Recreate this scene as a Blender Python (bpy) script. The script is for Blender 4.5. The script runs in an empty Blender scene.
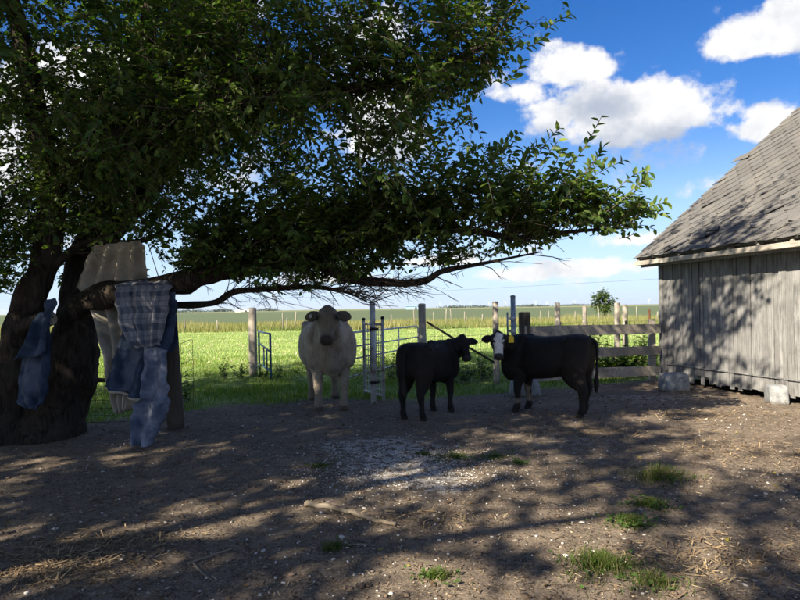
import bpy, bmesh, math, random
import numpy as np
from mathutils import Vector, Matrix, noise as mnoise

random.seed(7)
rng = np.random.default_rng(7)
SC = bpy.context.scene
COL = SC.collection
R = math.radians

# ------------------------------------------------------------------ camera
F, HZ, CAMZ, ROLL = 616.0, 8.2, 1.55, math.atan(0.0163)
cd = bpy.data.cameras.new('camera'); cam = bpy.data.objects.new('camera', cd); COL.objects.link(cam)
cd.sensor_width = 36; cd.lens = F / 800 * 36; cd.shift_y = HZ / 800
cd.clip_start = 0.05; cd.clip_end = 40000
cam.location = (0, 0, CAMZ)
cam.rotation_euler = (Matrix.Rotation(R(90), 3, 'X') @ Matrix.Rotation(-ROLL, 3, 'Z')).to_euler()
SC.camera = cam

# ------------------------------------------------------------------ light
SUN_EL, SUN_AZ = R(35), math.atan2(-0.64, -0.77)      # azimuth from +Y towards +X
SUN = Vector((math.sin(SUN_AZ) * math.cos(SUN_EL), math.cos(SUN_AZ) * math.cos(SUN_EL), math.sin(SUN_EL)))
sl = bpy.data.lights.new('sun', 'SUN'); sl.energy = 5.0; sl.angle = R(0.53); sl.color = (1.0, 0.88, 0.70)
so = bpy.data.objects.new('sun', sl); COL.objects.link(so)
so.rotation_euler = SUN.to_track_quat('Z', 'Y').to_euler()
SC.view_settings.view_transform = 'Standard'; SC.view_settings.look = 'None'
SC.view_settings.gamma = 1; SC.view_settings.exposure = 1.7
SC.cycles.use_denoising = True
SC.cycles.max_bounces = 8; SC.cycles.transparent_max_bounces = 8
SC.cycles.sample_clamp_indirect = 6


class NT:
    """tiny node-tree writer"""
    def __init__(s, tree):
        s.t = tree; s.n = tree.nodes; s.l = tree.links
    def node(s, typ, ins=None, **kw):
        n = s.n.new(typ)
        for k, v in kw.items(): setattr(n, k, v)
        for k, v in (ins or {}).items():
            s.set(n.inputs[k], v)
        return n
    def set(s, sock, v):
        if isinstance(v, bpy.types.NodeSocket): s.l.new(v, sock)
        elif v is not None:
            if isinstance(v, tuple) and len(v) == 3 and sock.type == 'RGBA': v = (*v, 1)
            sock.default_value = v
    def math(s, op, a, b=None, c=None, clamp=False):
        n = s.n.new('ShaderNodeMath'); n.operation = op; n.use_clamp = clamp
        for i, v in enumerate((a, b, c)):
            if v is not None: s.set(n.inputs[i], v)
        return n.outputs[0]
    def vmath(s, op, a, b=None):
        n = s.n.new('ShaderNodeVectorMath'); n.operation = op
        s.set(n.inputs[0], a)
        if b is not None: s.set(n.inputs[3] if op == 'SCALE' else n.inputs[1], b)
        return n.outputs['Value'] if op in ('LENGTH', 'DOT_PRODUCT', 'DISTANCE') else n.outputs[0]
    def noise(s, vec, scale, detail=4, rough=0.55, dist=0.0):
        return s.node('ShaderNodeTexNoise', {'Vector': vec, 'Scale': scale, 'Detail': detail, 'Roughness': rough, 'Distortion': dist}).outputs[0]
    def smooth(s, v, lo, hi, a=0.0, b=1.0):
        n = s.node('ShaderNodeMapRange', {'Value': v, 'From Min': lo, 'From Max': hi, 'To Min': a, 'To Max': b}, interpolation_type='SMOOTHSTEP')
        return n.outputs[0]
    def mix(s, fac, a, b, mode='MIX'):
        n = s.n.new('ShaderNodeMix'); n.data_type = 'RGBA'; n.blend_type = mode
        s.set(n.inputs[0], fac); s.set(n.inputs[6], a); s.set(n.inputs[7], b)
        return n.outputs[2]
    def mapv(s, vec, scale=(1, 1, 1), loc=(0, 0, 0), rot=(0, 0, 0)):
        return s.node('ShaderNodeMapping', {'Vector': vec, 'Scale': scale, 'Location': loc, 'Rotation': rot}).outputs[0]
    def bump(s, h, strength, dist, normal=None):
        return s.node('ShaderNodeBump', {'Height': h, 'Strength': strength, 'Distance': dist, 'Normal': normal}).outputs[0]


# ------------------------------------------------------------------ sky
W = bpy.data.worlds.new('World'); SC.world = W; W.use_nodes = True
t = NT(W.node_tree); t.n.clear()

def cloud_group(blobs):
    g = bpy.data.node_groups.new('cloud_cover', 'ShaderNodeTree')
    g.interface.new_socket('Dir', in_out='INPUT', socket_type='NodeSocketVector')
    g.interface.new_socket('Cover', in_out='OUTPUT', socket_type='NodeSocketFloat')
    q = NT(g); gi = q.n.new('NodeGroupInput'); go = q.n.new('NodeGroupOutput')
    d = q.vmath('NORMALIZE', gi.outputs[0])
    acc = None
    for (az, el, ra, re, amp) in blobs:
        c = (math.sin(az) * math.cos(el), math.cos(az) * math.cos(el), math.sin(el))
        e = (math.cos(az), -math.sin(az), 0)
        u = (-math.sin(az) * math.sin(el), -math.cos(az) * math.sin(el), math.cos(el))
        a = q.vmath('DOT_PRODUCT', d, tuple(x / ra for x in e))
        b = q.math('SUBTRACT', q.vmath('DOT_PRODUCT', d, tuple(x / re for x in u)), 0.0)
        f = q.vmath('DOT_PRODUCT', d, c)
        # flat-bottomed: lower half falls off faster
        b2 = q.math('MULTIPLY', b, q.math('MULTIPLY_ADD', q.math('LESS_THAN', b, 0.0), 0.5, 1.0))
        r2 = q.math('ADD', q.math('MULTIPLY', a, a), q.math('MULTIPLY', b2, b2))
        v = q.math('MULTIPLY', q.math('SUBTRACT', 1.0, q.math('SQRT', r2)), q.math('GREATER_THAN', f, 0.3))
        v = q.math('MULTIPLY', v, amp)
        acc = v if acc is None else q.math('MAXIMUM', acc, v)
    n1 = q.noise(q.mapv(d, (1, 1, 1.15), (0.7, 0.2, 1.9)), 7.0, 9, 0.56, 0.1)
    n2 = q.noise(q.mapv(d, (1, 1, 1.2), (3.1, 1.7, 0.4)), 24.0, 5, 0.6)
    dens = q.math('ADD', q.math('MAXIMUM', acc, -0.9), q.math('MULTIPLY', q.math('SUBTRACT', n1, 0.5), 1.9))
    dens = q.math('ADD', dens, q.math('MULTIPLY', q.math('SUBTRACT', n2, 0.5), 1.05))
    q.l.new(dens, go.inputs[0])
    return g

def sky_px(px, py):
    dx, dy = px - 400, 300 - py
    x = dx * math.cos(ROLL) + dy * math.sin(ROLL); y = -dx * math.sin(ROLL) + dy * math.cos(ROLL) + HZ
    return math.atan2(x, F), math.atan2(y, math.hypot(F, x))

blobs = []
for px, py, rx, ry, amp in ((572, 68, 58, 26, 0.75), (522, 92, 34, 18, 0.55), (632, 116, 84, 40, 1.1), (560, 122, 40, 24, 0.7), (682, 112, 38, 30, 0.75), (772, 36, 62, 26, 0.95),
                            (766, 130, 30, 22, 0.8), (600, 268, 66, 13, 0.75), (520, 275, 60, 10, 0.6), (440, 262, 50, 12, 0.7),
                            (632, 240, 62, 13, 0.65), (395, 130, 70, 50, 0.7), (110, 170, 110, 55, 1.0), (80, 90, 70, 50, 0.8), (330, 280, 70, 9, 0.5)):
    a, e = sky_px(px, py); blobs.append((a, e, rx / F * 1.1, ry / F * 1.1, amp))
br = random.Random(5)
for k in range(16):                                       # the same broken cumulus goes on round the rest of the sky
    az = br.uniform(0.85, 2 * math.pi - 0.85); el = br.uniform(0.05, 1.0)
    s = br.uniform(0.12, 0.24)
    blobs.append((az, el, s * 1.5, s * 0.7, br.uniform(0.8, 1.15)))
CG = cloud_group(blobs)
sky = t.node('ShaderNodeTexSky', sky_type='NISHITA', sun_disc=False, sun_elevation=SUN_EL, sun_rotation=SUN_AZ,
             altitude=100, air_density=1.0, dust_density=0.6, ozone_density=2.2)
dirv = t.node('ShaderNodeTexCoord').outputs['Generated']
sep = t.node('ShaderNodeSeparateXYZ', {0: dirv})
g1 = t.n.new('ShaderNodeGroup'); g1.node_tree = CG; t.set(g1.inputs[0], dirv)
g2 = t.n.new('ShaderNodeGroup'); g2.node_tree = CG
t.set(g2.inputs[0], t.vmath('ADD', dirv, (-0.035, 0.0, 0.06)))
cov = t.smooth(g1.outputs[0], 0.10, 0.44)
thick = t.smooth(g2.outputs[0], -0.05, 0.85)
ccol = t.mix(thick, (5.4, 5.35, 5.3), (2.65, 2.95, 3.5))
hs = t.node('ShaderNodeHueSaturation', {'Hue': 0.515, 'Saturation': 1.42, 'Value': 0.80, 'Fac': 1.0, 'Color': sky.outputs[0]})
lowhaze = t.smooth(sep.outputs[2], 0.0, 0.30, 0.8, 0.0)
base = t.mix(lowhaze, hs.outputs[0], (3.3, 4.5, 6.4))
cov = t.math('MULTIPLY', cov, t.smooth(sep.outputs[2], -0.01, 0.05, 0.25, 0.97))
bgc = t.mix(cov, base, ccol)
bg = t.node('ShaderNodeBackground', {'Color': bgc, 'Strength': 0.06})
t.l.new(bg.outputs[0], t.node('ShaderNodeOutputWorld').inputs[0])


# ------------------------------------------------------------------ helpers
def P(px, py, D):
    dx, dy = px - 400, 300 - py
    x = dx * math.cos(ROLL) + dy * math.sin(ROLL); y = -dx * math.sin(ROLL) + dy * math.cos(ROLL) + HZ
    return Vector((x / F * D, D, CAMZ + y / F * D))

def G(px, py, z=0.0):
    dx, dy = px - 400, 300 - py
    y = -dx * math.sin(ROLL) + dy * math.cos(ROLL) + HZ
    v = P(px, py, (CAMZ - z) * F / -y); v.z = z
    return v

def PX(p):
    """world arrays (n,3) -> photo coordinates, for shaping the crown"""
    p = np.atleast_2d(p); y = np.maximum(p[:, 1], 0.05)
    a = p[:, 0] / y * F; b = (p[:, 2] - CAMZ) / y * F - HZ
    c, s = math.cos(ROLL), math.sin(ROLL)
    return np.stack([400 + a * c - b * s, 300 - (a * s + b * c)], 1)

def in_poly(pts, poly):
    x, y = pts[:, 0], pts[:, 1]; ins = np.zeros(len(pts), bool); n = len(poly)
    for i in range(n):
        x1, y1 = poly[i]; x2, y2 = poly[(i + 1) % n]
        c = ((y1 > y) != (y2 > y)) & (x < (x2 - x1) * (y - y1) / ((y2 - y1) or 1e-9) + x1)
        ins ^= c
    return ins

def link(o, parent=None):
    COL.objects.link(o)
    if parent is not None: o.parent = parent
    return o

def tag(o, label=None, cat=None, group=None, kind=None):
    if label: o['label'] = label
    if cat: o['category'] = cat
    if group: o['group'] = group
    if kind: o['kind'] = kind
    return o

def empty(name, loc=(0, 0, 0), rz=0.0):
    o = bpy.data.objects.new(name, None); o.location = loc; o.rotation_euler = (0, 0, rz)
    return link(o)

def copy_tree(o, parent=None):
    c = o.copy(); COL.objects.link(c); c.parent = parent
    for ch in list(o.children): copy_tree(ch, c)
    return c

def arr_mesh(name, V, FA, mat, parent=None, col=None, smooth=False):
    """V (n,3); FA (m,k) uniform faces; col (n,3|4)"""
    V = np.asarray(V, np.float32); FA = np.asarray(FA, np.int32); m, k = FA.shape
    me = bpy.data.meshes.new(name)
    me.vertices.add(len(V)); me.vertices.foreach_set('co', V.ravel())
    me.loops.add(m * k); me.loops.foreach_set('vertex_index', FA.ravel())
    me.polygons.add(m); me.polygons.foreach_set('loop_start', np.arange(m, dtype=np.int32) * k)
    if smooth: me.polygons.foreach_set('use_smooth', np.ones(m, bool))
    if col is not None:
        col = np.asarray(col, np.float32)
        if col.shape[1] == 3: col = np.concatenate([col, np.ones((len(col), 1), np.float32)], 1)
        me.color_attributes.new('Col', 'FLOAT_COLOR', 'POINT').data.foreach_set('color', col.ravel())
    me.update(calc_edges=True); me.validate()
    me.materials.append(mat)
    return link(bpy.data.objects.new(name, me), parent)


class MB:
    """mesh collector: boxes, tubes, lofts, then build() as ONE object"""
    def __init__(s): s.v = []; s.f = []; s.smooth = []
    def add(s, vs, fs, smooth=False):
        b = len(s.v); s.v.extend([tuple(v) for v in vs]); s.f.extend([tuple(b + i for i in f) for f in fs]); s.smooth.extend([smooth] * len(fs)); return s
    def box(s, c, size, M=None, taper=1.0, jit=0.0):
        x, y, z = (q / 2 for q in size); vs = []
        for k, zz in ((1, -z), (taper, z)):
            for sx, sy in ((-1, -1), (1, -1), (1, 1), (-1, 1)):
                v = Vector((sx * x * k + random.uniform(-jit, jit), sy * y * k + random.uniform(-jit, jit), zz + random.uniform(-jit, jit)))
                vs.append((M @ v if M else v) + Vector(c))
        return s.add(vs, [(3, 2, 1, 0), (4, 5, 6, 7), (0, 1, 5, 4), (1, 2, 6, 5), (2, 3, 7, 6), (3, 0, 4, 7)])
    def tube(s, pts, r, n=8, cap=True, wob=0.0, seed=0):
        pts = [Vector(p) for p in pts]; m = len(pts)
        rs = r if isinstance(r, (list, tuple)) else [r] * m
        vs = []; ref = None
        for i, p in enumerate(pts):
            tg = (pts[min(i + 1, m - 1)] - pts[max(i - 1, 0)]).normalized()
            if ref is None: ref = Vector((0, 0, 1)) if abs(tg.z) < 0.9 else Vector((1, 0, 0))
            a = tg.cross(ref)
            if a.length < 1e-4: a = tg.orthogonal()
            a.normalize(); b = a.cross(tg).normalized(); ref = b
            for k in range(n):
                th = 2 * math.pi * k / n
                rr = rs[i] * (1 + (wob * mnoise.noise(Vector((math.cos(th) * 1.6 + seed, math.sin(th) * 1.6, i * 0.45))) if wob else 0))
                vs.append(p + (a * math.cos(th) + b * math.sin(th)) * rr)
        fs = [(i * n + k, i * n + (k + 1) % n, (i + 1) * n + (k + 1) % n, (i + 1) * n + k) for i in range(m - 1) for k in range(n)]
        if cap:
            fs.append(tuple(range(n - 1, -1, -1))); fs.append(tuple((m - 1) * n + k for k in range(n)))
        return s.add(vs, fs, True)
    def build(s, name, mat, parent=None, bevel=0.0):
        me = bpy.data.meshes.new(name); me.from_pydata(s.v, [], s.f); me.update()
        me.polygons.foreach_set('use_smooth', s.smooth); me.materials.append(mat)
        o = link(bpy.data.objects.new(name, me), parent)
        if bevel:
            bm = bmesh.new(); bm.from_mesh(me)
            bmesh.ops.bevel(bm, geom=bm.edges[:], offset=bevel, segments=2, affect='EDGES', profile=0.6, clamp_overlap=True)
            bm.to_mesh(me); bm.free()
        return o

def bez(pts, n=8):
    """Catmull-Rom through pts"""
    pts = [Vector(p) for p in pts]; out = []
    q = [2 * pts[0] - pts[1]] + pts + [2 * pts[-1] - pts[-2]]
    for i in range(1, len(q) - 2):
        p0, p1, p2, p3 = q[i - 1:i + 3]
        for k in range(n):
            u = k / n
            out.append(0.5 * ((2 * p1) + (p2 - p0) * u + (2 * p0 - 5 * p1 + 4 * p2 - p3) * u * u + (3 * p1 - p0 - 3 * p2 + p3) * u ** 3))
    out.append(pts[-1]); return out


# ------------------------------------------------------------------ materials
def mat(name):
    m = bpy.data.materials.new(name); m.use_nodes = True
    q = NT(m.node_tree); q.n.clear()
    q.out = q.node('ShaderNodeOutputMaterial')
    return m, q

def pbr(q, color, rough=0.8, normal=None, metallic=0.0, spec=0.3):
    b = q.node('ShaderNodeBsdfPrincipled', {'Base Color': color, 'Roughness': rough, 'Metallic': metallic, 'Specular IOR Level': spec, 'Normal': normal})
    q.l.new(b.outputs[0], q.out.inputs[0]); return b

def m_plain(name, color, rough=0.6, metallic=0.0, var=0.25, scale=25, bump=0.15, rust=None):
    m, q = mat(name); o = q.node('ShaderNodeTexCoord').outputs['Object']
    n = q.noise(o, scale, 5); n2 = q.noise(o, scale * 0.22, 4)
    c = q.mix(q.smooth(n, 0.3, 0.7), tuple(x * (1 - var) for x in color), tuple(min(1, x * (1 + var)) for x in color))
    if rust: c = q.mix(q.smooth(q.math('ADD', n2, q.math('MULTIPLY', n, 0.35)), 0.68, 0.82), c, rust)
    pbr(q, c, rough, q.bump(n, bump, 0.01), metallic)
    return m

def m_wood(name, dark, light, axis=2, scale=1.0, moss=None):
    m, q = mat(name); tc = q.node('ShaderNodeTexCoord'); o = tc.outputs['Object']
    oi = q.node('ShaderNodeObjectInfo').outputs['Random']
    o = q.vmath('ADD', o, q.node('ShaderNodeCombineXYZ', {0: q.math('MULTIPLY', oi, 37), 1: q.math('MULTIPLY', oi, 11), 2: q.math('MULTIPLY', oi, 23)}).outputs[0])
    st = [45 * scale] * 3; st[axis] = 2.2 * scale
    g = q.noise(q.mapv(o, tuple(st)), 1.0, 6, 0.65, 0.6)
    st2 = [150 * scale] * 3; st2[axis] = 5 * scale
    g2 = q.noise(q.mapv(o, tuple(st2)), 1.0, 3, 0.6)
    n = q.noise(o, 3.0, 5, 0.6)
    f = q.math('ADD', q.math('MULTIPLY', g, 0.65), q.math('MULTIPLY', n, 0.45))
    c = q.mix(q.smooth(f, 0.36, 0.74), dark, light)
    c = q.mix(q.smooth(g2, 0.62, 0.74), c, tuple(x * 0.35 for x in dark))
    c = q.mix(q.math('MULTIPLY', oi, 0.55), c, tuple(x * 0.42 for x in light))
    if moss: c = q.mix(q.smooth(q.noise(o, 7, 4), 0.58, 0.72), c, moss)
    pbr(q, c, 0.88, q.bump(q.math('ADD', g, q.math('MULTIPLY', g2, 0.6)), 0.6, 0.006), 0, 0.2)
    return m

M = {}
M['barn_wood'] = m_wood('weathered_board', (0.088, 0.09, 0.092), (0.30, 0.30, 0.297), 2)
M['post_wood'] = m_wood('weathered_post', (0.20, 0.18, 0.15), (0.50, 0.46, 0.39), 2, 0.7)
M['stick_wood'] = m_wood('stick_wood', (0.10, 0.075, 0.05), (0.34, 0.29, 0.22), 0, 0.5, (0.06, 0.05, 0.04))
M['dull_post'] = m_wood('dull_post', (0.12, 0.115, 0.09), (0.26, 0.25, 0.20), 2, 0.7)
M['dark_wood'] = m_wood('dark_post', (0.045, 0.038, 0.03), (0.13, 0.11, 0.09), 2, 0.7)
M['rail_wood'] = m_wood('rail_board', (0.18, 0.16, 0.135), (0.42, 0.385, 0.33), 0, 0.7)
M['fascia'] = m_wood('fascia_board', (0.20, 0.185, 0.16), (0.50, 0.46, 0.40), 1, 0.7)
M['galv'] = m_plain('galvanised_pipe', (0.44, 0.465, 0.485), 0.5, 0.15, 0.2, 30, 0.1, (0.16, 0.12, 0.09))
M['galv_blue'] = m_plain('blue_grey_pipe', (0.20, 0.25, 0.30), 0.45, 0.3, 0.2, 30, 0.1)
M['wire'] = m_plain('fence_wire', (0.17, 0.16, 0.145), 0.5, 0.6, 0.2, 60, 0.0)
M['rusty_wire'] = m_plain('rusty_wire', (0.06, 0.048, 0.038), 0.7, 0.3, 0.3, 60, 0.0)
M['rust'] = m_plain('rusted_steel', (0.16, 0.07, 0.035), 0.8, 0.2, 0.4, 40, 0.2)
M['blue_paint'] = m_plain('blue_paint', (0.03, 0.10, 0.19), 0.4, 0.0, 0.25, 30, 0.05, (0.10, 0.06, 0.04))
M['black_iron'] = m_plain('black_iron', (0.02, 0.02, 0.02), 0.6, 0.4, 0.2, 30, 0.1)
M['dark_void'] = m_plain('gap_shade_backing', (0.03, 0.028, 0.025), 0.95, 0, 0.2, 10, 0.0)  # near-black wall backing stands for the shade in the board gaps
M['white_paint'] = m_plain('white_paint', (0.75, 0.76, 0.77), 0.5, 0, 0.05, 3, 0.0)
M['shed_blue'] = m_plain('blue_metal_roof', (0.22, 0.32, 0.45), 0.5, 0, 0.1, 1, 0.0)
M['far_dark'] = m_plain('far_foliage', (0.05, 0.085, 0.05), 0.9, 0, 0.3, 0.1, 0.0)
M['tag_yellow'] = m_plain('yellow_plastic', (0.85, 0.55, 0.03), 0.45, 0, 0.05, 20, 0.0)
M['tag_white'] = m_plain('white_plastic', (0.7, 0.68, 0.62), 0.5, 0, 0.05, 20, 0.0)
M['eye'] = m_plain('dark_eye', (0.008, 0.007, 0.006), 0.08, 0, 0.0, 10, 0.0)

m, q = mat('concrete'); o = q.node('ShaderNodeTexCoord').outputs['Object']
n = q.noise(o, 9, 8, 0.65); n2 = q.noise(o, 60, 4)
vz = q.node('ShaderNodeTexVoronoi', {'Vector': q.vmath('ADD', o, q.vmath('SCALE', q.node('ShaderNodeTexNoise', {'Vector': o, 'Scale': 6.0}).outputs[1], 0.25)), 'Scale': 2.4}, feature='DISTANCE_TO_EDGE').outputs[0]
c = q.mix(q.smooth(n, 0.3, 0.7), (0.13, 0.14, 0.15), (0.27, 0.28, 0.285))
c = q.mix(q.smooth(vz, 0.008, 0.0), c, (0.06, 0.06, 0.06))
sp = q.node('ShaderNodeSeparateXYZ', {0: o}).outputs[2]
c = q.mix(q.smooth(q.math('ADD', sp, q.math('MULTIPLY', n, 0.15)), 0.16, 0.05), c, (0.13, 0.11, 0.09))
pbr(q, c, 0.9, q.bump(q.math('ADD', n, q.math('MULTIPLY', n2, 0.4)), 0.5, 0.01)); M['concrete'] = m

m, q = mat('bark'); o = q.node('ShaderNodeTexCoord').outputs['Object']
n = q.noise(q.mapv(o, (9, 9, 2.2)), 1.6, 8, 0.68, 1.2); n2 = q.noise(o, 2.2, 5)
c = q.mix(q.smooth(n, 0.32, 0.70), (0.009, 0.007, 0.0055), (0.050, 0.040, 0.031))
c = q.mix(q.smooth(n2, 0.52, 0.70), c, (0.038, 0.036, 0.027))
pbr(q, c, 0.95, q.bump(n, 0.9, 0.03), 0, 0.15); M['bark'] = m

m, q = mat('twig_bark'); o = q.node('ShaderNodeTexCoord').outputs['Object']
c = q.mix(q.noise(o, 14, 4), (0.05, 0.04, 0.03), (0.15, 0.12, 0.09)); pbr(q, c, 0.9, None, 0, 0.2); M['twig'] = m

def m_leaf(name, gloss=0.3, trans=0.45, tint=(1.25, 1.45, 0.55)):
    m, q = mat(name); a = q.node('ShaderNodeVertexColor', layer_name='Col').outputs[0]
    b = q.node('ShaderNodeBsdfPrincipled', {'Base Color': a, 'Roughness': 0.5, 'Specular IOR Level': gloss})
    tr = q.node('ShaderNodeBsdfTranslucent', {'Color': q.mix(1.0, a, tint, 'MULTIPLY')})
    mx = q.node('ShaderNodeMixShader', {0: trans, 1: b.outputs[0], 2: tr.outputs[0]})
    q.l.new(mx.outputs[0], q.out.inputs[0]); return m
M['leaf'] = m_leaf('green_leaf')
M['grass'] = m_leaf('grass_blade', 0.15, 0.4, (1.3, 1.3, 0.5))
M['weed'] = m_leaf('weed_leaf', 0.2, 0.35)

def m_vcol(name, rough=0.85, bump=0.0, scale=60, spec=0.25):
    m, q = mat(name); a = q.node('ShaderNodeVertexColor', layer_name='Col').outputs[0]
    o = q.node('ShaderNodeTexCoord').outputs['Object']; n = q.noise(o, scale, 4)
    c = q.mix(1.0, a, q.mix(n, (0.62, 0.62, 0.62), (1.3, 1.3, 1.3)), 'MULTIPLY')
    pbr(q, c, rough, q.bump(n, bump, 0.01) if bump else None, 0, spec); return m
M['stone'] = m_vcol('pebble_stone', 0.85)
M['litter'] = m_vcol('dry_litter', 0.9)

def m_coat(name, spec, sheen=0.2):
    m, q = mat(name); a = q.node('ShaderNodeVertexColor', layer_name='Col').outputs[0]
    o = q.node('ShaderNodeTexCoord').outputs['Object']
    n = q.noise(q.mapv(o, (40, 40, 14)), 1.0, 5, 0.7, 0.5); n2 = q.noise(o, 5, 5)
    f = q.math('ADD', q.math('MULTIPLY', n, 0.6), q.math('MULTIPLY', n2, 0.4))
    c = q.mix(1.0, a, q.mix(q.smooth(f, 0.3, 0.7), (0.62, 0.60, 0.57), (1.2, 1.2, 1.2)), 'MULTIPLY')
    b = pbr(q, c, 0.72, q.bump(n, 0.5, 0.012), 0, spec)
    b.inputs['Sheen Weight'].default_value = sheen; b.inputs['Sheen Roughness'].default_value = 0.5
    b.inputs['Sheen Tint'].default_value = (*[min(1, x) for x in ((0.6, 0.5, 0.4))], 1)
    return m
M['coat'] = m_coat('cattle_coat', 0.25)
M['coat_black'] = m_coat('black_coat', 0.25, 0.012)

m, q = mat('coat_hair'); a = q.node('ShaderNodeVertexColor', layer_name='Col').outputs[0]; pbr(q, a, 0.6, None, 0, 0.25); M['hair'] = m

def m_cloth(name, kind):
    m, q = mat(name); tc = q.node('ShaderNodeTexCoord'); uv = q.node('ShaderNodeUVMap', uv_map='UVMap').outputs[0]; o = tc.outputs['Object']
    n = q.noise(o, 5, 6, 0.6); w = q.noise(q.mapv(o, (260, 260, 260)), 1, 2)
    if kind == 'denim':
        c = q.mix(q.smooth(n, 0.35, 0.7), (0.018, 0.029, 0.055), (0.055, 0.078, 0.125))
        c = q.mix(q.smooth(q.noise(o, 2.3, 4), 0.58, 0.75), c, (0.13, 0.15, 0.19))
    elif kind == 'pale':  # lighter denim: sunlight on the trailing leg put into its colour
        c = q.mix(q.smooth(n, 0.35, 0.7), (0.08, 0.10, 0.15), (0.25, 0.27, 0.34))
    elif kind == 'canvas':
        c = q.mix(q.smooth(n, 0.3, 0.7), (0.25, 0.225, 0.18), (0.44, 0.405, 0.33))
        st = q.noise(q.mapv(o, (14, 14, 1.2)), 1, 4); c = q.mix(q.smooth(st, 0.55, 0.72), c, (0.36, 0.335, 0.285))
    else:
        s = q.node('ShaderNodeSeparateXYZ', {0: uv})
        def band(v, k, off, wdt):
            fr = q.math('FRACT', q.math('MULTIPLY_ADD', v, k, off))
            return q.math('LESS_THAN', q.math('ABSOLUTE', q.math('SUBTRACT', fr, 0.5)), wdt)
        b = q.math('ADD', q.math('MULTIPLY', band(s.outputs[0], 5.0, 0.2, 0.2), 0.55), q.math('MULTIPLY', band(s.outputs[1], 6.5, 0.1, 0.2), 0.55))
        th = q.math('MAXIMUM', band(s.outputs[0], 5.0, 0.7, 0.035), band(s.outputs[1], 6.5, 0.6, 0.035))
        c = q.mix(q.smooth(n, 0.3, 0.7), (0.19, 0.195, 0.215), (0.30, 0.30, 0.325))
        c = q.mix(b, c, (0.06, 0.075, 0.11)); c = q.mix(q.math('MULTIPLY', th, 0.4), c, (0.06, 0.08, 0.12))
    b = q.node('ShaderNodeBsdfPrincipled', {'Base Color': c, 'Roughness': 0.95, 'Specular IOR Level': 0.1, 'Normal': q.bump(w, 0.3, 0.003)})
    tr = q.node('ShaderNodeBsdfTranslucent', {'Color': c})
    mx = q.node('ShaderNodeMixShader', {0: 0.12, 1: b.outputs[0], 2: tr.outputs[0]})
    q.l.new(mx.outputs[0], q.out.inputs[0]); return m
for k in ('denim', 'pale', 'canvas', 'plaid'): M[k] = m_cloth(k + '_cloth', k)

m, q = mat('asphalt_shingle'); o = q.node('ShaderNodeTexCoord').outputs['Object']
oi = q.node('ShaderNodeObjectInfo').outputs['Random']
n = q.noise(o, 90, 4, 0.7); n2 = q.noise(o, 2.0, 5); n3 = q.noise(q.mapv(o, (2, 2, 2), (5, 2, 1)), 4.0, 5)
c = q.mix(q.smooth(n, 0.3, 0.7), (0.070, 0.070, 0.070), (0.160, 0.157, 0.152))
c = q.mix(q.math('MULTIPLY', oi, 0.5), c, (0.07, 0.066, 0.062))
c = q.mix(q.smooth(n2, 0.5, 0.75), c, (0.15, 0.142, 0.128))
c = q.mix(q.smooth(n3, 0.62, 0.75), c, (0.09, 0.085, 0.08))
pbr(q, c, 0.95, q.bump(n, 0.5, 0.006), 0, 0.15); M['shingle'] = m

# ------------------------------------------------------------------ ground
def edge_y(x):
    """where the bare yard ends and the grass begins (metres from the camera)"""
    return np.interp(x, [-14, -7, -4.2, -2.5, -1, 0.8, 2, 4, 6, 14], [8.6, 8.6, 9.1, 10.2, 10.5, 10.9, 11.2, 12.1, 12.6, 13])

def fbm(x, y, f, oct=4, s=0.0):
    out = np.zeros(len(x)); a = 1.0
    for k in range(oct):
        ff = f * 2 ** k
        out += a * np.array([mnoise.noise(Vector((p * ff + s, q_ * ff + s * 0.7, s + k))) for p, q_ in zip(x, y)]); a *= 0.5
    return out

def axis(segs):
    out = [segs[0][0]]
    for a, b, st in segs:
        out += list(np.linspace(a, b, max(1, int(round((b - a) / st))) + 1)[1:])
    return np.array(out)
gx = axis([(-15000, -3000, 3000), (-3000, -300, 450), (-300, -40, 40), (-40, -12, 4), (-12, -7, 0.25), (-7, 8, 0.055), (8, 14, 0.3), (14, 40, 4), (40, 300, 40), (300, 3000, 450), (3000, 15000, 3000)])
gy = axis([(-300, -30, 45), (-30, 1.2, 2.5), (1.2, 8, 0.05), (8, 14, 0.1), (14, 30, 0.6), (30, 60, 3), (60, 300, 24), (300, 3000, 300), (3000, 16000, 2000)])
XX, YY = np.meshgrid(gx, gy); xs, ys = XX.ravel(), YY.ravel()
near = (np.abs(xs) < 14) & (ys > 1) & (ys < 16)
hz = np.zeros(len(xs)); ed = np.zeros(len(xs)); hf = np.zeros(len(xs))
hz[near] = 0.016 * fbm(xs[near], ys[near], 1.1, 3, 3.3) + 0.011 * fbm(xs[near], ys[near], 5.5, 3, 9.1)
ed[near] = 0.45 * fbm(xs[near], ys[near], 0.9, 4, 5.5)
gmask = np.clip((ys + ed - edge_y(xs)) / 0.5 + 0.5, 0, 1)
# pale gravel spill in the middle of the yard
gp = G(402, 466); gp2 = G(370, 445); gp3 = G(445, 485)
def spill(p, rx, ry): return np.exp(-(((xs - p.x) / rx) ** 2 + ((ys - p.y) / ry) ** 2))
pale = np.clip(spill(gp, 0.55, 0.65) + 0.8 * spill(gp2, 0.7, 0.45) + 0.6 * spill(gp3, 0.3, 0.35) + 0.55 * spill(G(640, 398), 1.2, 0.5) + 0.35 * spill(G(560, 440), 0.9, 0.8), 0, 1)
hz *= (1 - gmask * 0.5)
ny, nx = len(gy), len(gx); ii = np.arange(ny * nx).reshape(ny, nx)
FA = np.stack([ii[:-1, :-1].ravel(), ii[:-1, 1:].ravel(), ii[1:, 1:].ravel(), ii[1:, :-1].ravel()], 1)

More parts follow.
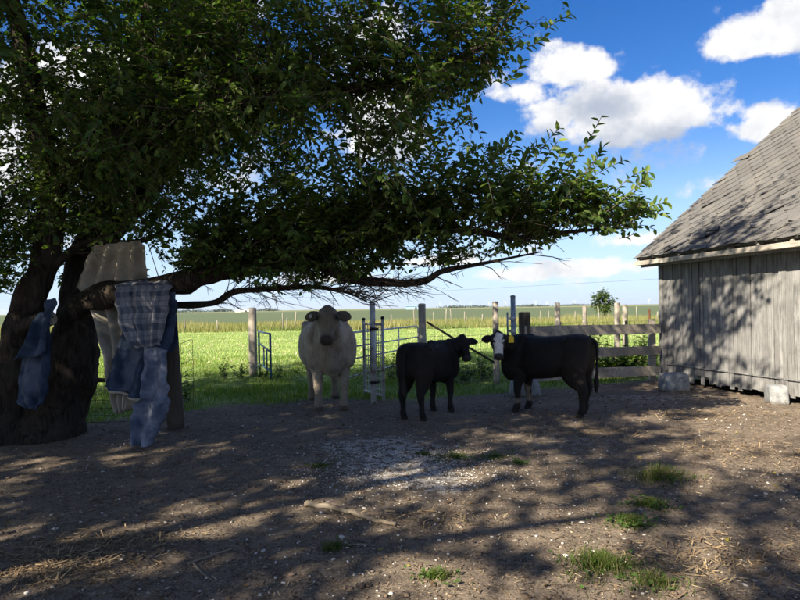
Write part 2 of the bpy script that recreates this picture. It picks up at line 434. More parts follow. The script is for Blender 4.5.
m, q = mat('yard_and_fields'); tc = q.node('ShaderNodeTexCoord'); o = tc.outputs['Object']
vc = q.node('ShaderNodeSeparateColor', {0: q.node('ShaderNodeVertexColor', layer_name='Col').outputs[0]})
y = q.node('ShaderNodeSeparateXYZ', {0: o}).outputs[1]
n1 = q.noise(o, 1.3, 6, 0.6); n2 = q.noise(o, 11, 6, 0.65); n3 = q.noise(o, 70, 5, 0.7); n4 = q.noise(o, 260, 3, 0.6)
soil = q.mix(q.smooth(n2, 0.3, 0.7), (0.078, 0.062, 0.048), (0.180, 0.146, 0.112))
soil = q.mix(q.smooth(n3, 0.45, 0.72), soil, (0.28, 0.23, 0.175))
soil = q.mix(q.smooth(n1, 0.48, 0.7), soil, (0.22, 0.178, 0.135))
soil = q.mix(q.smooth(n4, 0.66, 0.76), soil, (0.32, 0.29, 0.25))
soil = q.mix(q.smooth(n3, 0.40, 0.30), soil, (0.044, 0.031, 0.022))
pl = q.math('MULTIPLY', vc.outputs[1], q.math('ADD', q.smooth(n2, 0.40, 0.62), q.math('MULTIPLY', q.smooth(n3, 0.45, 0.6), 0.3)), clamp=True)
soil = q.mix(q.math('MULTIPLY', q.smooth(pl, 0.15, 0.6), 0.8), soil, q.mix(n3, (0.34, 0.32, 0.295), (0.60, 0.575, 0.54)))  # pale gravel, made brighter to carry the sun falling on it
gn = q.noise(o, 0.35, 5, 0.6)
turf = q.mix(q.smooth(gn, 0.3, 0.7), (0.125, 0.19, 0.05), (0.26, 0.33, 0.11))
turf = q.mix(q.smooth(n2, 0.5, 0.8), turf, (0.11, 0.10, 0.035))
near_c = q.mix(vc.outputs[0], soil, turf)
crop = q.mix(q.noise(q.mapv(o, (0.002, 0.012, 1)), 1.0, 4), (0.06, 0.088, 0.045), (0.10, 0.125, 0.068))
row = q.mix(q.smooth(q.noise(q.mapv(o, (0.0015, 0.004, 1), (3, 1, 0)), 1.0, 3), 0.45, 0.6), (0.11, 0.14, 0.065), (0.21, 0.20, 0.11))
far_c = q.mix(q.smooth(y, 420, 700), crop, row)
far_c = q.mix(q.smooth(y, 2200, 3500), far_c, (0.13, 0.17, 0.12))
rough_c = q.mix(q.noise(o, 0.4, 5), (0.12, 0.14, 0.04), (0.25, 0.22, 0.09))
c = q.mix(q.smooth(y, 44, 48), near_c, rough_c)
c = q.mix(q.smooth(y, 62, 66), c, far_c)
vo = q.node('ShaderNodeTexVoronoi', {'Vector': q.vmath('ADD', o, q.vmath('SCALE', q.node('ShaderNodeTexNoise', {'Vector': o, 'Scale': 4.0}).outputs[1], 0.2)), 'Scale': 6.5, 'Smoothness': 0.6}, feature='SMOOTH_F1').outputs[0]
bh = q.math('ADD', q.math('MULTIPLY', vo, 0.9), q.math('MULTIPLY', n2, 0.9))
bh = q.math('ADD', bh, q.math('ADD', q.math('MULTIPLY', n3, 0.5), q.math('MULTIPLY', n4, 0.2)))
pbr(q, c, 0.95, q.bump(bh, 0.8, 0.03), 0, 0.15)
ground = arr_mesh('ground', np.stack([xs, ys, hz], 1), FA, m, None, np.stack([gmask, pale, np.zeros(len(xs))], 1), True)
tag(ground, kind='structure')

def ground_z(x, y):
    i = int(np.clip(np.searchsorted(gx, x), 1, nx - 1)); j = int(np.clip(np.searchsorted(gy, y), 1, ny - 1))
    return float(hz[j * nx + i])
def ground_zv(x, y):
    i = np.clip(np.searchsorted(gx, x), 1, nx - 1); j = np.clip(np.searchsorted(gy, y), 1, ny - 1)
    return hz[j * nx + i]
def grass_at(x, y):
    i = np.clip(np.searchsorted(gx, x), 1, nx - 1); j = np.clip(np.searchsorted(gy, y), 1, ny - 1)
    return gmask[j * nx + i]

# ------------------------------------------------------------------ barn
A = Vector((5.25, 12.4, 0)); dW = Vector((0.222, -0.975, 0)).normalized(); nI = Vector((-dW.y, dW.x, 0))   # along the wall towards us / into the barn
EAVE, LEN, HALF, SL = 2.40, 5.6, 4.1, 0.81
barn = empty('barn', A)
tag(barn, 'old grey barn with weathered board walls and a steep shingled roof', 'barn')
def W2(s, t_, z): return dW * s + nI * t_ + Vector((0, 0, z))      # barn-local point (barn has no rotation)
Mw = Matrix((dW, nI, Vector((0, 0, 1)))).transposed()               # local box axes: x along wall, y inward, z up
wall = MB()
wall.box(W2(LEN / 2, 0.10, EAVE / 2 + 0.12), (LEN - 0.1, 0.10, EAVE - 0.1), Mw)
wall.box(W2(LEN / 2, 2 * HALF - 0.75, EAVE / 2 + 0.1), (LEN - 0.1, 0.1, EAVE - 0.1), Mw)
ridge_t = HALF - 0.35
ridge_z = 2.5 + HALF * SL - 0.08
for s in (0.02, LEN - 0.02):
    w2 = [W2(s - 0.05, 0.16, 0.05), W2(s - 0.05, 2 * ridge_t - 0.16, 0.05), W2(s - 0.05, 2 * ridge_t - 0.16, EAVE + 0.22), W2(s - 0.05, ridge_t, ridge_z - 0.1), W2(s - 0.05, 0.16, EAVE + 0.22)]
    w3 = [p + dW * 0.1 for p in w2]
    wall.add(w2 + w3, [(4, 3, 2, 1, 0), (5, 6, 7, 8, 9)] + [(i, (i + 1) % 5, 5 + (i + 1) % 5, 5 + i) for i in range(5)])
wall = wall.build('wall', M['dark_void'], barn)
s = 0.06; k = 0
rb = random.Random(3)
while s < LEN - 0.05:
    w = rb.choice((0.065, 0.085, 0.10, 0.12)) + rb.uniform(-.01, .01); b = MB()
    bot = 0.10 + rb.uniform(-0.05, 0.03)
    if k in (9, 10, 12): bot += rb.uniform(0.06, 0.13)
    top = EAVE - 0.004
    h = top - bot; tilt = rb.uniform(-0.004, 0.004); dep = rb.uniform(0.017, 0.026)
    c0 = W2(s + w / 2, 0.045 - dep / 2 + rb.uniform(-0.010, 0.006), bot + h / 2)
    b.box(c0, (w - rb.uniform(0.004, 0.014), dep, h), Mw @ Matrix.Rotation(tilt, 3, 'Y') @ Matrix.Rotation(rb.uniform(-0.03, 0.03), 3, 'Z'))
    b.build('board', M['barn_wood'], wall, 0.002)
    s += w; k += 1
MB().box(W2(-0.005, 0.075, EAVE / 2 + 0.08), (0.11, 0.16, EAVE - 0.12), Mw).build('corner_post', M['barn_wood'], barn, 0.006)
MB().box(W2(LEN / 2, 0.004, 0.36), (LEN - 0.3, 0.02, 0.022), Mw).build('batten', M['barn_wood'], wall, 0.003)
# roof: two slopes, deck with diamond shingles
ang = math.atan(SL); up = (nI * math.cos(ang) + Vector((0, 0, 1)) * math.sin(ang)); nrm = dW.cross(up).normalized()
if nrm.z < 0: nrm = -nrm
E0 = W2(-0.30, -0.35, 2.5)                                           # far lower corner of the roof
slopeL = HALF / math.cos(ang); roofL = LEN + 0.6
def RF(a, b, h=0.0): return E0 + dW * a + up * b + nrm * h
rf = MB()
q8 = [RF(0, 0, -0.012), RF(roofL, 0, -0.012), RF(roofL, slopeL, -0.012), RF(0, slopeL, -0.012)]
rf.add(q8 + [p - nrm * 0.03 for p in q8], [(0, 1, 2, 3), (7, 6, 5, 4), (0, 4, 5, 1), (1, 5, 6, 2), (2, 6, 7, 3), (3, 7, 4, 0)])
up2 = (-nI * math.cos(ang) + Vector((0, 0, 1)) * math.sin(ang)); E2 = E0 + nI * (2 * HALF) ; n2v = up2.cross(dW).normalized()
if n2v.z < 0: n2v = -n2v
q8 = [E2, E2 + dW * roofL, E2 + dW * roofL + up2 * (slopeL - 0.01), E2 + up2 * (slopeL - 0.01)]
rf.add(q8 + [p - n2v * 0.04 for p in q8], [(3, 2, 1, 0), (4, 5, 6, 7), (0, 1, 5, 4), (1, 2, 6, 5), (2, 3, 7, 6), (3, 0, 4, 7)])
roof = rf.build('roof', M['shingle'], barn)
# diamond shingles
dx, dyy = 0.37, 0.185
cells = []
for r_ in range(int(slopeL / dyy) + 1):
    for c_ in range(int(roofL / dx) + 2):
        a = c_ * dx + (dx / 2 if r_ % 2 else 0); b = r_ * dyy
        if a - 0.22 > roofL or b > slopeL: continue
        cells.append((a, b))
protos = []
rs = random.Random(12)
def shingle_mesh(a, b, name):
    hw, hh = dx / 2 - 0.004, dyy * 1.02
    pts = [(-0.045, -hh + 0.02), (0.045, -hh + 0.02), (hw, 0.0), (hw - 0.02, 0.06), (0.03, hh * 0.9), (-0.03, hh * 0.9), (-hw + 0.02, 0.06), (-hw, 0.0)]
    pts = [(min(max(a + x, -0.03), roofL + 0.03), min(max(b + y_, -0.04), slopeL)) for x, y_ in pts]
    lift = [0.022, 0.022, 0.012, 0.010, 0.004, 0.004, 0.010, 0.012]
    curl = rs.uniform(0, 0.012); cx = rs.choice((0, 1))
    if rs.random() < 0.06: curl += 0.03
    lift[cx] += curl; lift[2 if cx else 7] += curl * 0.5
    mb = MB(); top = [RF(x, y_, l) for (x, y_), l in zip(pts, lift)]; botm = [RF(x, y_, l - 0.008) for (x, y_), l in zip(pts, lift)]
    nn = len(pts)
    mb.add(top + botm, [tuple(range(nn)), tuple(range(2 * nn - 1, nn - 1, -1))] + [((i + 1) % nn, i, nn + i, nn + (i + 1) % nn) for i in range(nn)])
    return mb
cells.sort(key=lambda c: (RF(c[0], c[1]) + A).y * 1.0)                # those nearest the lens first, but only those in frame count
vis = []; rest = []
for c_ in cells:
    p = RF(*c_) + A; px = PX(np.array([p[:]]))[0]
    (vis if (px[0] < 815 and px[1] > -30) else rest).append(c_)
rest = vis[300:] + rest; vis = vis[:300]
gone = [(i, c_) for i, c_ in enumerate(vis) if (PX(np.array([(RF(*c_) + A)[:]]))[0] - np.array([708, 236])).dot((PX(np.array([(RF(*c_) + A)[:]]))[0] - np.array([708, 236]))) < 90]
for c_ in vis:
    px = PX(np.array([(RF(*c_) + A)[:]]))[0]
    if abs(px[0] - 709) < 11 and abs(px[1] - 237) < 5: continue     # the torn spot above the eave
    shingle_mesh(*c_, 'shingle').build('shingle', M['shingle'], roof)
mm = MB()
for c_ in rest: x = shingle_mesh(*c_, 's'); mm.add(x.v, x.f)
if rest: tag(mm.build('shingle_field', M['shingle'], roof), kind='stuff')
# torn flaps
fl = MB(); c0 = None
for px, py, sz in ((700, 238, 0.26), (718, 232, 0.22), (731, 160, 0.25)):
    best = min(cells, key=lambda c: (PX(np.array([(RF(*c) + A)[:]]))[0][0] - px) ** 2 + (PX(np.array([(RF(*c) + A)[:]]))[0][1] - py) ** 2)
    a, b = best
    f2 = MB(); pp = [RF(a - sz, b - 0.03, 0.03), RF(a + sz, b - 0.05, 0.05), RF(a + sz * 0.8, b + 0.10, 0.09), RF(a - sz * 0.7, b + 0.09, 0.06)]
    f2.add(pp + [p - nrm * 0.01 for p in pp], [(0, 1, 2, 3), (7, 6, 5, 4), (0, 4, 5, 1), (1, 5, 6, 2), (2, 6, 7, 3), (3, 7, 4, 0)])
    tag(f2.build('loose_shingle', M['shingle'], roof), 'shingle torn loose and sticking up')
# rake boards, fascia, rafter tails
MB().box(RF(0.03, slopeL / 2, -0.085), (0.03, slopeL, 0.09), Matrix((dW, up, nrm)).transposed()).build('rake_board', M['barn_wood'], barn, 0.004)
MB().box(W2(LEN / 2 - 0.02, -0.335, 2.385), (roofL + 0.06, 0.03, 0.085), Mw).build('fascia', M['fascia'], barn, 0.004)
MB().box(W2(LEN / 2 - 0.02, -0.275, 2.350), (roofL, 0.085, 0.018), Mw).build('gutter_board', M['fascia'], barn, 0.003)
MB().box(W2(LEN / 2 - 0.02, -0.22, 2.415), (roofL - 0.02, 0.02, 0.23), Mw).build('light_stop_board', M['barn_wood'], barn, 0.003)  # added board, keeps sun leaks off the wall below the eave
k = 0.05
while k < roofL:
    tl = MB(); tl.box(RF(k, 0.20, -0.092), (0.045, 0.46, 0.09), Matrix((dW, up, nrm)).transposed()); tl.build('rafter_tail', M['fascia'], barn, 0.004)
    k += 0.62

def concrete_block(px0, px1, py_top, py_bot, label, name='concrete_block', taper=0.9, depth=None, rz=0.0):
    g0, g1 = G(px0, py_bot), G(px1, py_bot); w = abs(g1.x - g0.x); ctr = (g0 + g1) / 2
    h = (PX(np.array([ctr[:]]))[0][1] - py_top) * ctr.y / F; d = depth or w * 0.8
    bm = bmesh.new(); bmesh.ops.create_cube(bm, size=1)
    for v in bm.verts:
        k = taper if v.co.z > 0 else 1.0
        v.co = Vector((v.co.x * w * k, v.co.y * d * k, (v.co.z + 0.5) * h + (-0.02 if v.co.z < 0 else 0)))
    bmesh.ops.bevel(bm, geom=bm.edges[:], offset=0.05, segments=3, affect='EDGES', profile=0.5)
    bmesh.ops.subdivide_edges(bm, edges=bm.edges[:], cuts=2, use_grid_fill=True)
    for v in bm.verts: v.co += Vector((1, 1, 1)) * 0.012 * mnoise.noise(v.co * 7 + Vector((px0, 0, 0)))
    me = bpy.data.meshes.new(name); bm.to_mesh(me); bm.free(); me.materials.append(M['concrete'])
    for p in me.polygons: p.use_smooth = True
    ob = link(bpy.data.objects.new(name, me)); ob.location = (ctr.x, ctr.y + d / 2, 0); ob.rotation_euler.z = rz
    return tag(ob, label, 'concrete block')
concrete_block(665, 692, 374, 392, 'cracked grey concrete block at the far corner of the barn, beside the rail fence', taper=0.93, rz=0.1)
concrete_block(773, 793, 386, 405, 'pale concrete block against the barn wall, sunlit, at the picture edge', taper=0.9, depth=0.3, rz=-0.2)
concrete_block(511, 544, 379, 397, 'whitish rounded concrete block behind the front legs of the white-faced calf', taper=0.8, rz=-0.1)

# ------------------------------------------------------------------ posts, gates, fences
def round_post(px, top, D, r, label, material='post_wood', lean=(0, 0), name='fence_post', group='weathered wooden fence posts', n=12):
    base = P(px, 400, D); base.z = 0; h = P(px, top, D).z
    ob = empty(name, (base.x, D, 0)); tag(ob, label, 'post', group)
    pts = [Vector((lean[0] * k / 8, lean[1] * k / 8, -0.05 + (h + 0.05) * k / 8)) for k in range(9)]
    mb = MB(); mb.tube(pts, [r * (1.06 - 0.10 * k / 8) for k in range(9)], n, True, 0.12, px)
    mb.build('shaft', M[material], ob)
    cp = MB(); cp.tube([pts[-1] + Vector((0, 0, 0.002)), pts[-1] + Vector((0, 0, 0.012))], [r * 0.9, r * 0.6], n); cp.build('top', M[material], ob)
    return ob
round_post(254, 308, 14.6, 0.095, 'thick round wooden post standing alone beside the blue tube gate')
round_post(423.5, 304, 11.7, 0.072, 'wooden post behind the black calf, holding the diagonal brace')
round_post(497, 302, 12.3, 0.062, 'wooden post just left of the tall blue pipe post')
round_post(559, 303, 13.6, 0.062, 'wooden post rising behind the top rail above the white-faced calf')
round_post(586, 306, 17.0, 0.058, 'thin wooden post among vines behind the rail fence')
round_post(618, 303, 14.6, 0.070, 'pale wooden post, left one of the close pair beyond the rail fence', lean=(0.02, 0))
round_post(626.5, 305, 15.2, 0.066, 'pale wooden post, right one of the close pair beyond the rail fence')
t1 = round_post(651, 309, 14.6, 0.022, 'thin rusty steel post nearest the barn corner, beyond the rail fence', 'rust', name='steel_post', group='rusty steel posts', n=6)
round_post(562, 322, 14.9, 0.016, 'thin rusty steel post behind the rail fence next to the leafy vine', 'rust', name='steel_post', group='rusty steel posts', n=6)
lp = round_post(176, 318, 8.25, 0.10, 'dark leaning wooden post under the hanging blue denim', 'dark_wood', lean=(-0.06, 0.0))

# brace
b0 = P(427, 322, 11.66); b1 = P(494, 362, 12.22)
br_ = MB(); br_.tube([b0, b0.lerp(b1, 0.5) - Vector((0, 0, 0.01)), b1], 0.021, 8)
tag(br_.build('brace_pole', M['dark_wood']), 'thin dark diagonal brace pole running from one wooden post down to the next', 'brace pole')

def wire_fence(pts, label, z0=0.08, z1=1.15, nh=9, step=0.16, r=0.0028, material='wire', name='wire_fence', sag=0.0):
    pts = [Vector(p) for p in pts]; ob = empty(name, (pts[0].x, pts[0].y, 0)); tag(ob, label, 'wire fence', 'woven wire fences')
    O = Vector((pts[0].x, pts[0].y, 0)); hw_, vw = MB(), MB(); rr = random.Random(len(label))
    for k in range(nh):
        z = z0 + (z1 - z0) * (k / (nh - 1)) ** 1.15
        line = []
        for a, b in zip(pts[:-1], pts[1:]):
            for i in range(6):
                p = a.lerp(b, i / 6); line.append(Vector((p.x, p.y, z + rr.uniform(-0.01, 0.01))) - O)
        line.append(Vector((pts[-1].x, pts[-1].y, z)) - O); hw_.tube(line, r, 4, False)
    for a, b in zip(pts[:-1], pts[1:]):
        L = (b - a).length; n_ = int(L / step)
        for i in range(n_ + 1):
            p = a.lerp(b, i / max(1, n_)) - O; w = rr.uniform(-0.012, 0.012)
            vw.tube([Vector((p.x, p.y, z0)), Vector((p.x + w, p.y, (z0 + z1) / 2)), Vector((p.x, p.y, z1))], r * 0.8, 4, False)
    tag(hw_.build('line_wire', M[material], ob), kind='stuff'); tag(vw.build('stay_wire', M[material], ob), kind='stuff')
    return ob
wire_fence([P(428, 400, 11.7), P(496, 400, 12.3)], 'woven wire fence between the two wooden posts behind the black calf')
wire_fence([P(500, 400, 12.3), P(559, 400, 13.65), P(618, 400, 14.7), P(700, 400, 15.2)], 'woven wire fence running behind the weathered rail fence')
wire_fence([P(78, 400, 8.3), P(168, 400, 8.28)], 'dark wire mesh fence between the tree trunk and the leaning post', material='rusty_wire', step=0.12, nh=10, r=0.003)
pn = wire_fence([P(182, 400, 8.5), P(193.5, 400, 9.4)], 'rusty wire panel end standing just right of the leaning post', z1=1.12, material='rusty_wire', step=0.9, nh=9, r=0.0042, name='wire_fence')
pr = MB(); pr.tube([P(84, 378, 8.15), P(100, 380, 8.15), P(118, 381, 8.15)], 0.028, 8)
tag(pr.build('fence_pole', M['dark_wood']), 'short dark horizontal pole between the trunk and the canvas cloth', 'pole')

# board fence
rail = empty('rail_fence', (P(526, 400, 11.0).x, 11.0, 0)); tag(rail, 'weathered three board rail fence between the dark square post and the barn', 'fence')
O = rail.location.copy()
p0 = P(526, 312, 11.0); MB().box(Vector((0, 0, p0.z / 2 - 0.03)), (0.19, 0.17, p0.z + 0.06), None, 0.96, 0.006).build('post', M['dark_wood'], rail, 0.012)
MB().box(Vector((A.x - 0.17, A.y + 0.06, 0.62)) - O, (0.12, 0.10, 1.26), None, 1, 0.004).build('post', M['rail_wood'], rail, 0.008)
def rail_board(pxa, pya0, pya1, pxb, pyb0, pyb1):
    Da, Db = 10.90, 12.30
    a0, a1, b0, b1 = P(pxa, pya0, Da) - O, P(pxa, pya1, Da) - O, P(pxb, pyb0, Db) - O, P(pxb, pyb1, Db) - O
    d = Vector((b0.x - a0.x, b0.y - a0.y, 0)); L = d.length; d.normalize(); nn = Vector((-d.y, d.x, 0)) * 0.04
    vs = []; N = 14
    for i in range(N + 1):
        u = i / N; t0 = a0.lerp(b0, u); t1_ = a1.lerp(b1, u); j = 0.008 * mnoise.noise(Vector((u * 5 + pya0, 3, 1))); j2 = 0.008 * mnoise.noise(Vector((u * 5 + pya0, 8, 1)))
        for p in (t0 + Vector((0, 0, j)), t0 + nn + Vector((0, 0, j)), t1_ + nn + Vector((0, 0, j2)), t1_ + Vector((0, 0, j2))): vs.append(p)
    fs = [(4 * i + k, 4 * i + (k + 1) % 4, 4 * i + 4 + (k + 1) % 4, 4 * i + 4 + k) for i in range(N) for k in range(4)] + [(3, 2, 1, 0), (4 * N, 4 * N + 1, 4 * N + 2, 4 * N + 3)]
    mb = MB(); mb.add(vs, fs)
    # object axis along the board so that the grain follows it
    ob = mb.build('rail', M['rail_wood'], rail); return ob
rail_board(525, 326, 337.5, 661, 324, 333); rail_board(528, 349, 360, 661, 346, 354.5); rail_board(528, 370, 382, 661, 366, 375)

# pipe post with hinge hardware
pp = P(513, 297, 10.75); post = empty('pipe_post', (pp.x, 10.75, 0)); tag(post, 'tall blue grey steel pipe post with hinge rings, right of the wooden post', 'pipe post', 'steel pipe posts')
mb = MB(); mb.tube([(0, 0, -0.05), (0, 0, pp.z)], 0.043, 16); mb.build('shaft', M['galv_blue'], post)
MB().tube([(0, 0, pp.z + 0.001), (0, 0, pp.z + 0.02), (0, 0, pp.z + 0.034)], [0.048, 0.045, 0.02], 16).build('cap', M['galv_blue'], post)
for z in (1.12, 1.34):
    h = MB(); h.tube([(0, 0, z - 0.03), (0, 0, z + 0.03)], 0.052, 14); h.box((-0.075, 0, z), (0.07, 0.03, 0.035)); h.build('hinge_clamp', M['galv'], post)
h = MB(); h.tube([(-0.10, 0, 1.02), (-0.10, 0, 1.45)], 0.016, 8); h.build('gate_stub', M['galv_blue'], post)
h = MB()
for k in range(7):
    c0 = Vector((0.05 + 0.012 * k, -0.045, 1.20 - 0.03 * k)); h.tube([c0 + Vector((0.012 * math.cos(a), (0.006 if k % 2 else 0) * math.sin(a), 0.02 * math.sin(a))) for a in np.linspace(0, 2 * math.pi, 9)], 0.004, 5, False)
h.build('chain', M['galv'], post)

# galvanised post + narrow mesh gate
gpst = G(374, 404); pp = P(374, 303, gpst.y)
gpo = empty('pipe_post', gpst); tag(gpo, 'tall galvanised pipe post in front of the narrow mesh gate, left of the black calf', 'pipe post', 'steel pipe posts')
MB().tube([(0, 0, -0.05), (0, 0, pp.z)], 0.047, 16).build('shaft', M['galv'], gpo)
MB().tube([(0, 0, pp.z + 0.001), (0, 0, pp.z + 0.015)], [0.047, 0.038], 16).build('cap', M['galv'], gpo)
for z in (0.35, 1.22):
    h = MB(); h.tube([(0, 0, z - 0.025), (0, 0, z + 0.025)], 0.056, 14); h.box((0.06, 0.03, z), (0.07, 0.04, 0.03)); h.build('clamp', M['black_iron'], gpo)
ga, gb = G(384, 402), G(365, 396)
gate = empty('mesh_gate', ga); tag(gate, 'narrow galvanised mesh gate seen almost edge on behind the steel post', 'gate')
v = gb - ga; v.z = 0; top = P(383, 322, ga.y).z
def tube_part(name, pts, r, mtl, par, n=10): return MB().tube(pts, r, n).build(name, mtl, par)
tube_part('upright', [(0, 0, 0.02), (0, 0, top + 0.05)], 0.026, M['galv'], gate)
tube_part('upright', [v + Vector((0, 0, 0.04)), v + Vector((0, 0, top + 0.02))], 0.026, M['galv'], gate)
for z in (0.10, top - 0.04): tube_part('rail', [Vector((0, 0, z)), v + Vector((0, 0, z))], 0.022, M['galv'], gate)
for zz in (Vector((0, 0, top + 0.05)), v + Vector((0, 0, top + 0.02))):
    tube_part('upright_cap', [zz, zz + Vector((0, 0, 0.03)), zz + Vector((0, 0, 0.045))], [0.032, 0.032, 0.016], M['black_iron'], gate)
mw = MB(); nW = 9; nR = 13
for i in range(1, nW): p = v * (i / nW); mw.tube([p + Vector((0, 0, 0.1)), p + Vector((0, 0, top - 0.04))], 0.0062, 4, False)
for i in range(1, nR): z = 0.1 + (top - 0.14) * i / nR; mw.tube([Vector((0, 0, z)), v + Vector((0, 0, z))], 0.0062, 4, False)
tag(mw.build('wire_mesh', M['galv'], gate), kind='stuff')

# long tube gate swung out into the meadow
a0 = P(347, 333, 12.8); D1 = 17.0; b0 = P(418, 326, D1); zt = (a0.z + b0.z) / 2
a0.z = b0.z = zt
tg = empty('tube_gate', (a0.x, a0.y, 0)); tag(tg, 'long galvanised tube gate swung open into the green meadow', 'gate')
vv = Vector((b0.x - a0.x, b0.y - a0.y, 0)); vh = vv.normalized()
fr = [Vector((0, 0, 0.12)), Vector((0, 0, zt - 0.12))] + [Vector((0, 0, zt - 0.12)) + vh * 0.12 * math.sin(a) + Vector((0, 0, 0.12 * (1 - math.cos(a)))) for a in (0.4, 0.8, 1.2, 1.57)]
far = [vv - vh * 0.12 + Vector((0, 0, zt - 0.12)) + vh * 0.12 * math.sin(a) + Vector((0, 0, 0.12 * math.cos(a))) for a in (0, 0.4, 0.8, 1.2, 1.57)]
tube_part('frame', fr + far + [vv + Vector((0, 0, 0.12))], 0.024, M['galv'], tg)
for z in (zt - 0.30, zt - 0.56, 0.13): tube_part('rail', [Vector((0, 0, z)), vv + Vector((0, 0, z))], 0.019, M['galv'], tg)
for u in (0.33, 0.67): tube_part('brace', [vv * u + Vector((0, 0, 0.13)), vv * u + Vector((0, 0, zt - 0.02))], 0.016, M['galv'], tg)

# blue tube gate by the round post
na, nb = G(271, 381), P(259.5, 370, 15.3); nb.z = 0; zt = P(271, 334, na.y).z
bgat = empty('blue_gate', na); tag(bgat, 'small blue tube gate standing open beside the round wooden post', 'gate')
v = nb - na; v.z = 0
tube_part('frame', [Vector((0, 0, 0)), Vector((0, 0, zt)), v + Vector((0, 0, zt)), v + Vector((0, 0, 0.05))], 0.026, M['blue_paint'], bgat)
tube_part('rail', [Vector((0, 0, zt * 0.62)), v + Vector((0, 0, zt * 0.72))], 0.021, M['blue_paint'], bgat)
tube_part('rail', [Vector((0, 0, 0.22)), v + Vector((0, 0, 0.22))], 0.021, M['blue_paint'], bgat)
for u in (0.3, 0.55): tube_part('bar', [v * u + Vector((0, 0, 0.22)), v * u + Vector((0, 0, zt * 0.66))], 0.018, M['blue_paint'], bgat)

# far fence line of thin posts
fp = MB(); fp.tube([(0, 0, -0.1), (0.01, 0, 0.6), (0, 0, 1.18)], [0.06, 0.055, 0.05], 8)
proto = fp.build('far_post', M['dull_post']); first = True
rp = random.Random(4)
for px, D, lb in ((185, 47, 'just right of the hanging denim'), (218, 46, 'standing alone left of the round wooden post'), (283, 47, 'left of a pair by the blue gate'), (287, 49, 'right of a pair by the blue gate'),
                  (295, 50, 'closest to the left flank of the cream cow'), (392, 50, 'just right of the galvanised pipe post'), (415, 49, 'touching the post by the black calf'), (434, 52, 'first right of the post by the black calf'),
                  (446, 51, 'left of a pair above the black calf'), (452, 54, 'right of a pair above the black calf'), (465, 52, 'above the turned head of the black calf'), (482, 50, 'just left of the post beside the white-faced calf'),
                  (507, 53, 'between the wooden post and the blue pipe post'), (540, 52, 'right of the dark square post'), (549, 55, 'left of the post above the white-faced calf'), (575, 50, 'behind the leafy vine'), (600, 52, 'under the small round tree'), (637, 48, 'right of the pale post pair'), (657, 50, 'closest to the barn wall')):
    ob = proto if first else proto.copy()
    if not first: COL.objects.link(ob)
    first = False
    ob.location = (P(px, 320, D).x, D, 0); ob.scale = (1, 1, rp.uniform(0.7, 1.3)); ob.rotation_euler = (rp.uniform(-0.06, 0.06), rp.uniform(-0.12, 0.12), rp.uniform(0, 3))
    tag(ob, 'thin far fence post, ' + lb, 'post', 'posts of the far fence line')

# ------------------------------------------------------------------ cattle
def loft_rings(rings, n=22):
    """rings: (centre, side vector, up vector, half width, half height, exponent) -> closed verts/faces"""
    vs, fs = [], []
    for (c, sd, u, a, b, e) in rings:
        for k in range(n):
            th = 2 * math.pi * k / n; co, si = math.cos(th), math.sin(th)
            vs.append(Vector(c) + sd * (a * math.copysign(abs(co) ** (2 / e), co)) + u * (b * math.copysign(abs(si) ** (2 / e), si)))
    m_ = len(rings)
    fs = [(i * n + k, i * n + (k + 1) % n, (i + 1) * n + (k + 1) % n, (i + 1) * n + k) for i in range(m_ - 1) for k in range(n)]
    fs.append(tuple(range(n - 1, -1, -1))); fs.append(tuple((m_ - 1) * n + k for k in range(n)))
    return vs, fs

def sweep(pts, rad, sub=5, sref=Vector((0, 1, 0)), e=2.1, n=18):
    """smooth sweep: pts list of Vector, rad list of (side, other)"""
    P3 = bez(pts, sub); R3 = bez([Vector((r[0], r[1], 0)) for r in rad], sub); rings = []
    for i, p in enumerate(P3):
        tg = (P3[min(i + 1, len(P3) - 1)] - P3[max(0, i - 1)]).normalized()
        sd = (sref - tg * sref.dot(tg)).normalized(); u = sd.cross(tg).normalized()
        rings.append((p, sd, u, max(R3[i].x, 0.004), max(R3[i].y, 0.004), e))
    return loft_rings(rings, n)

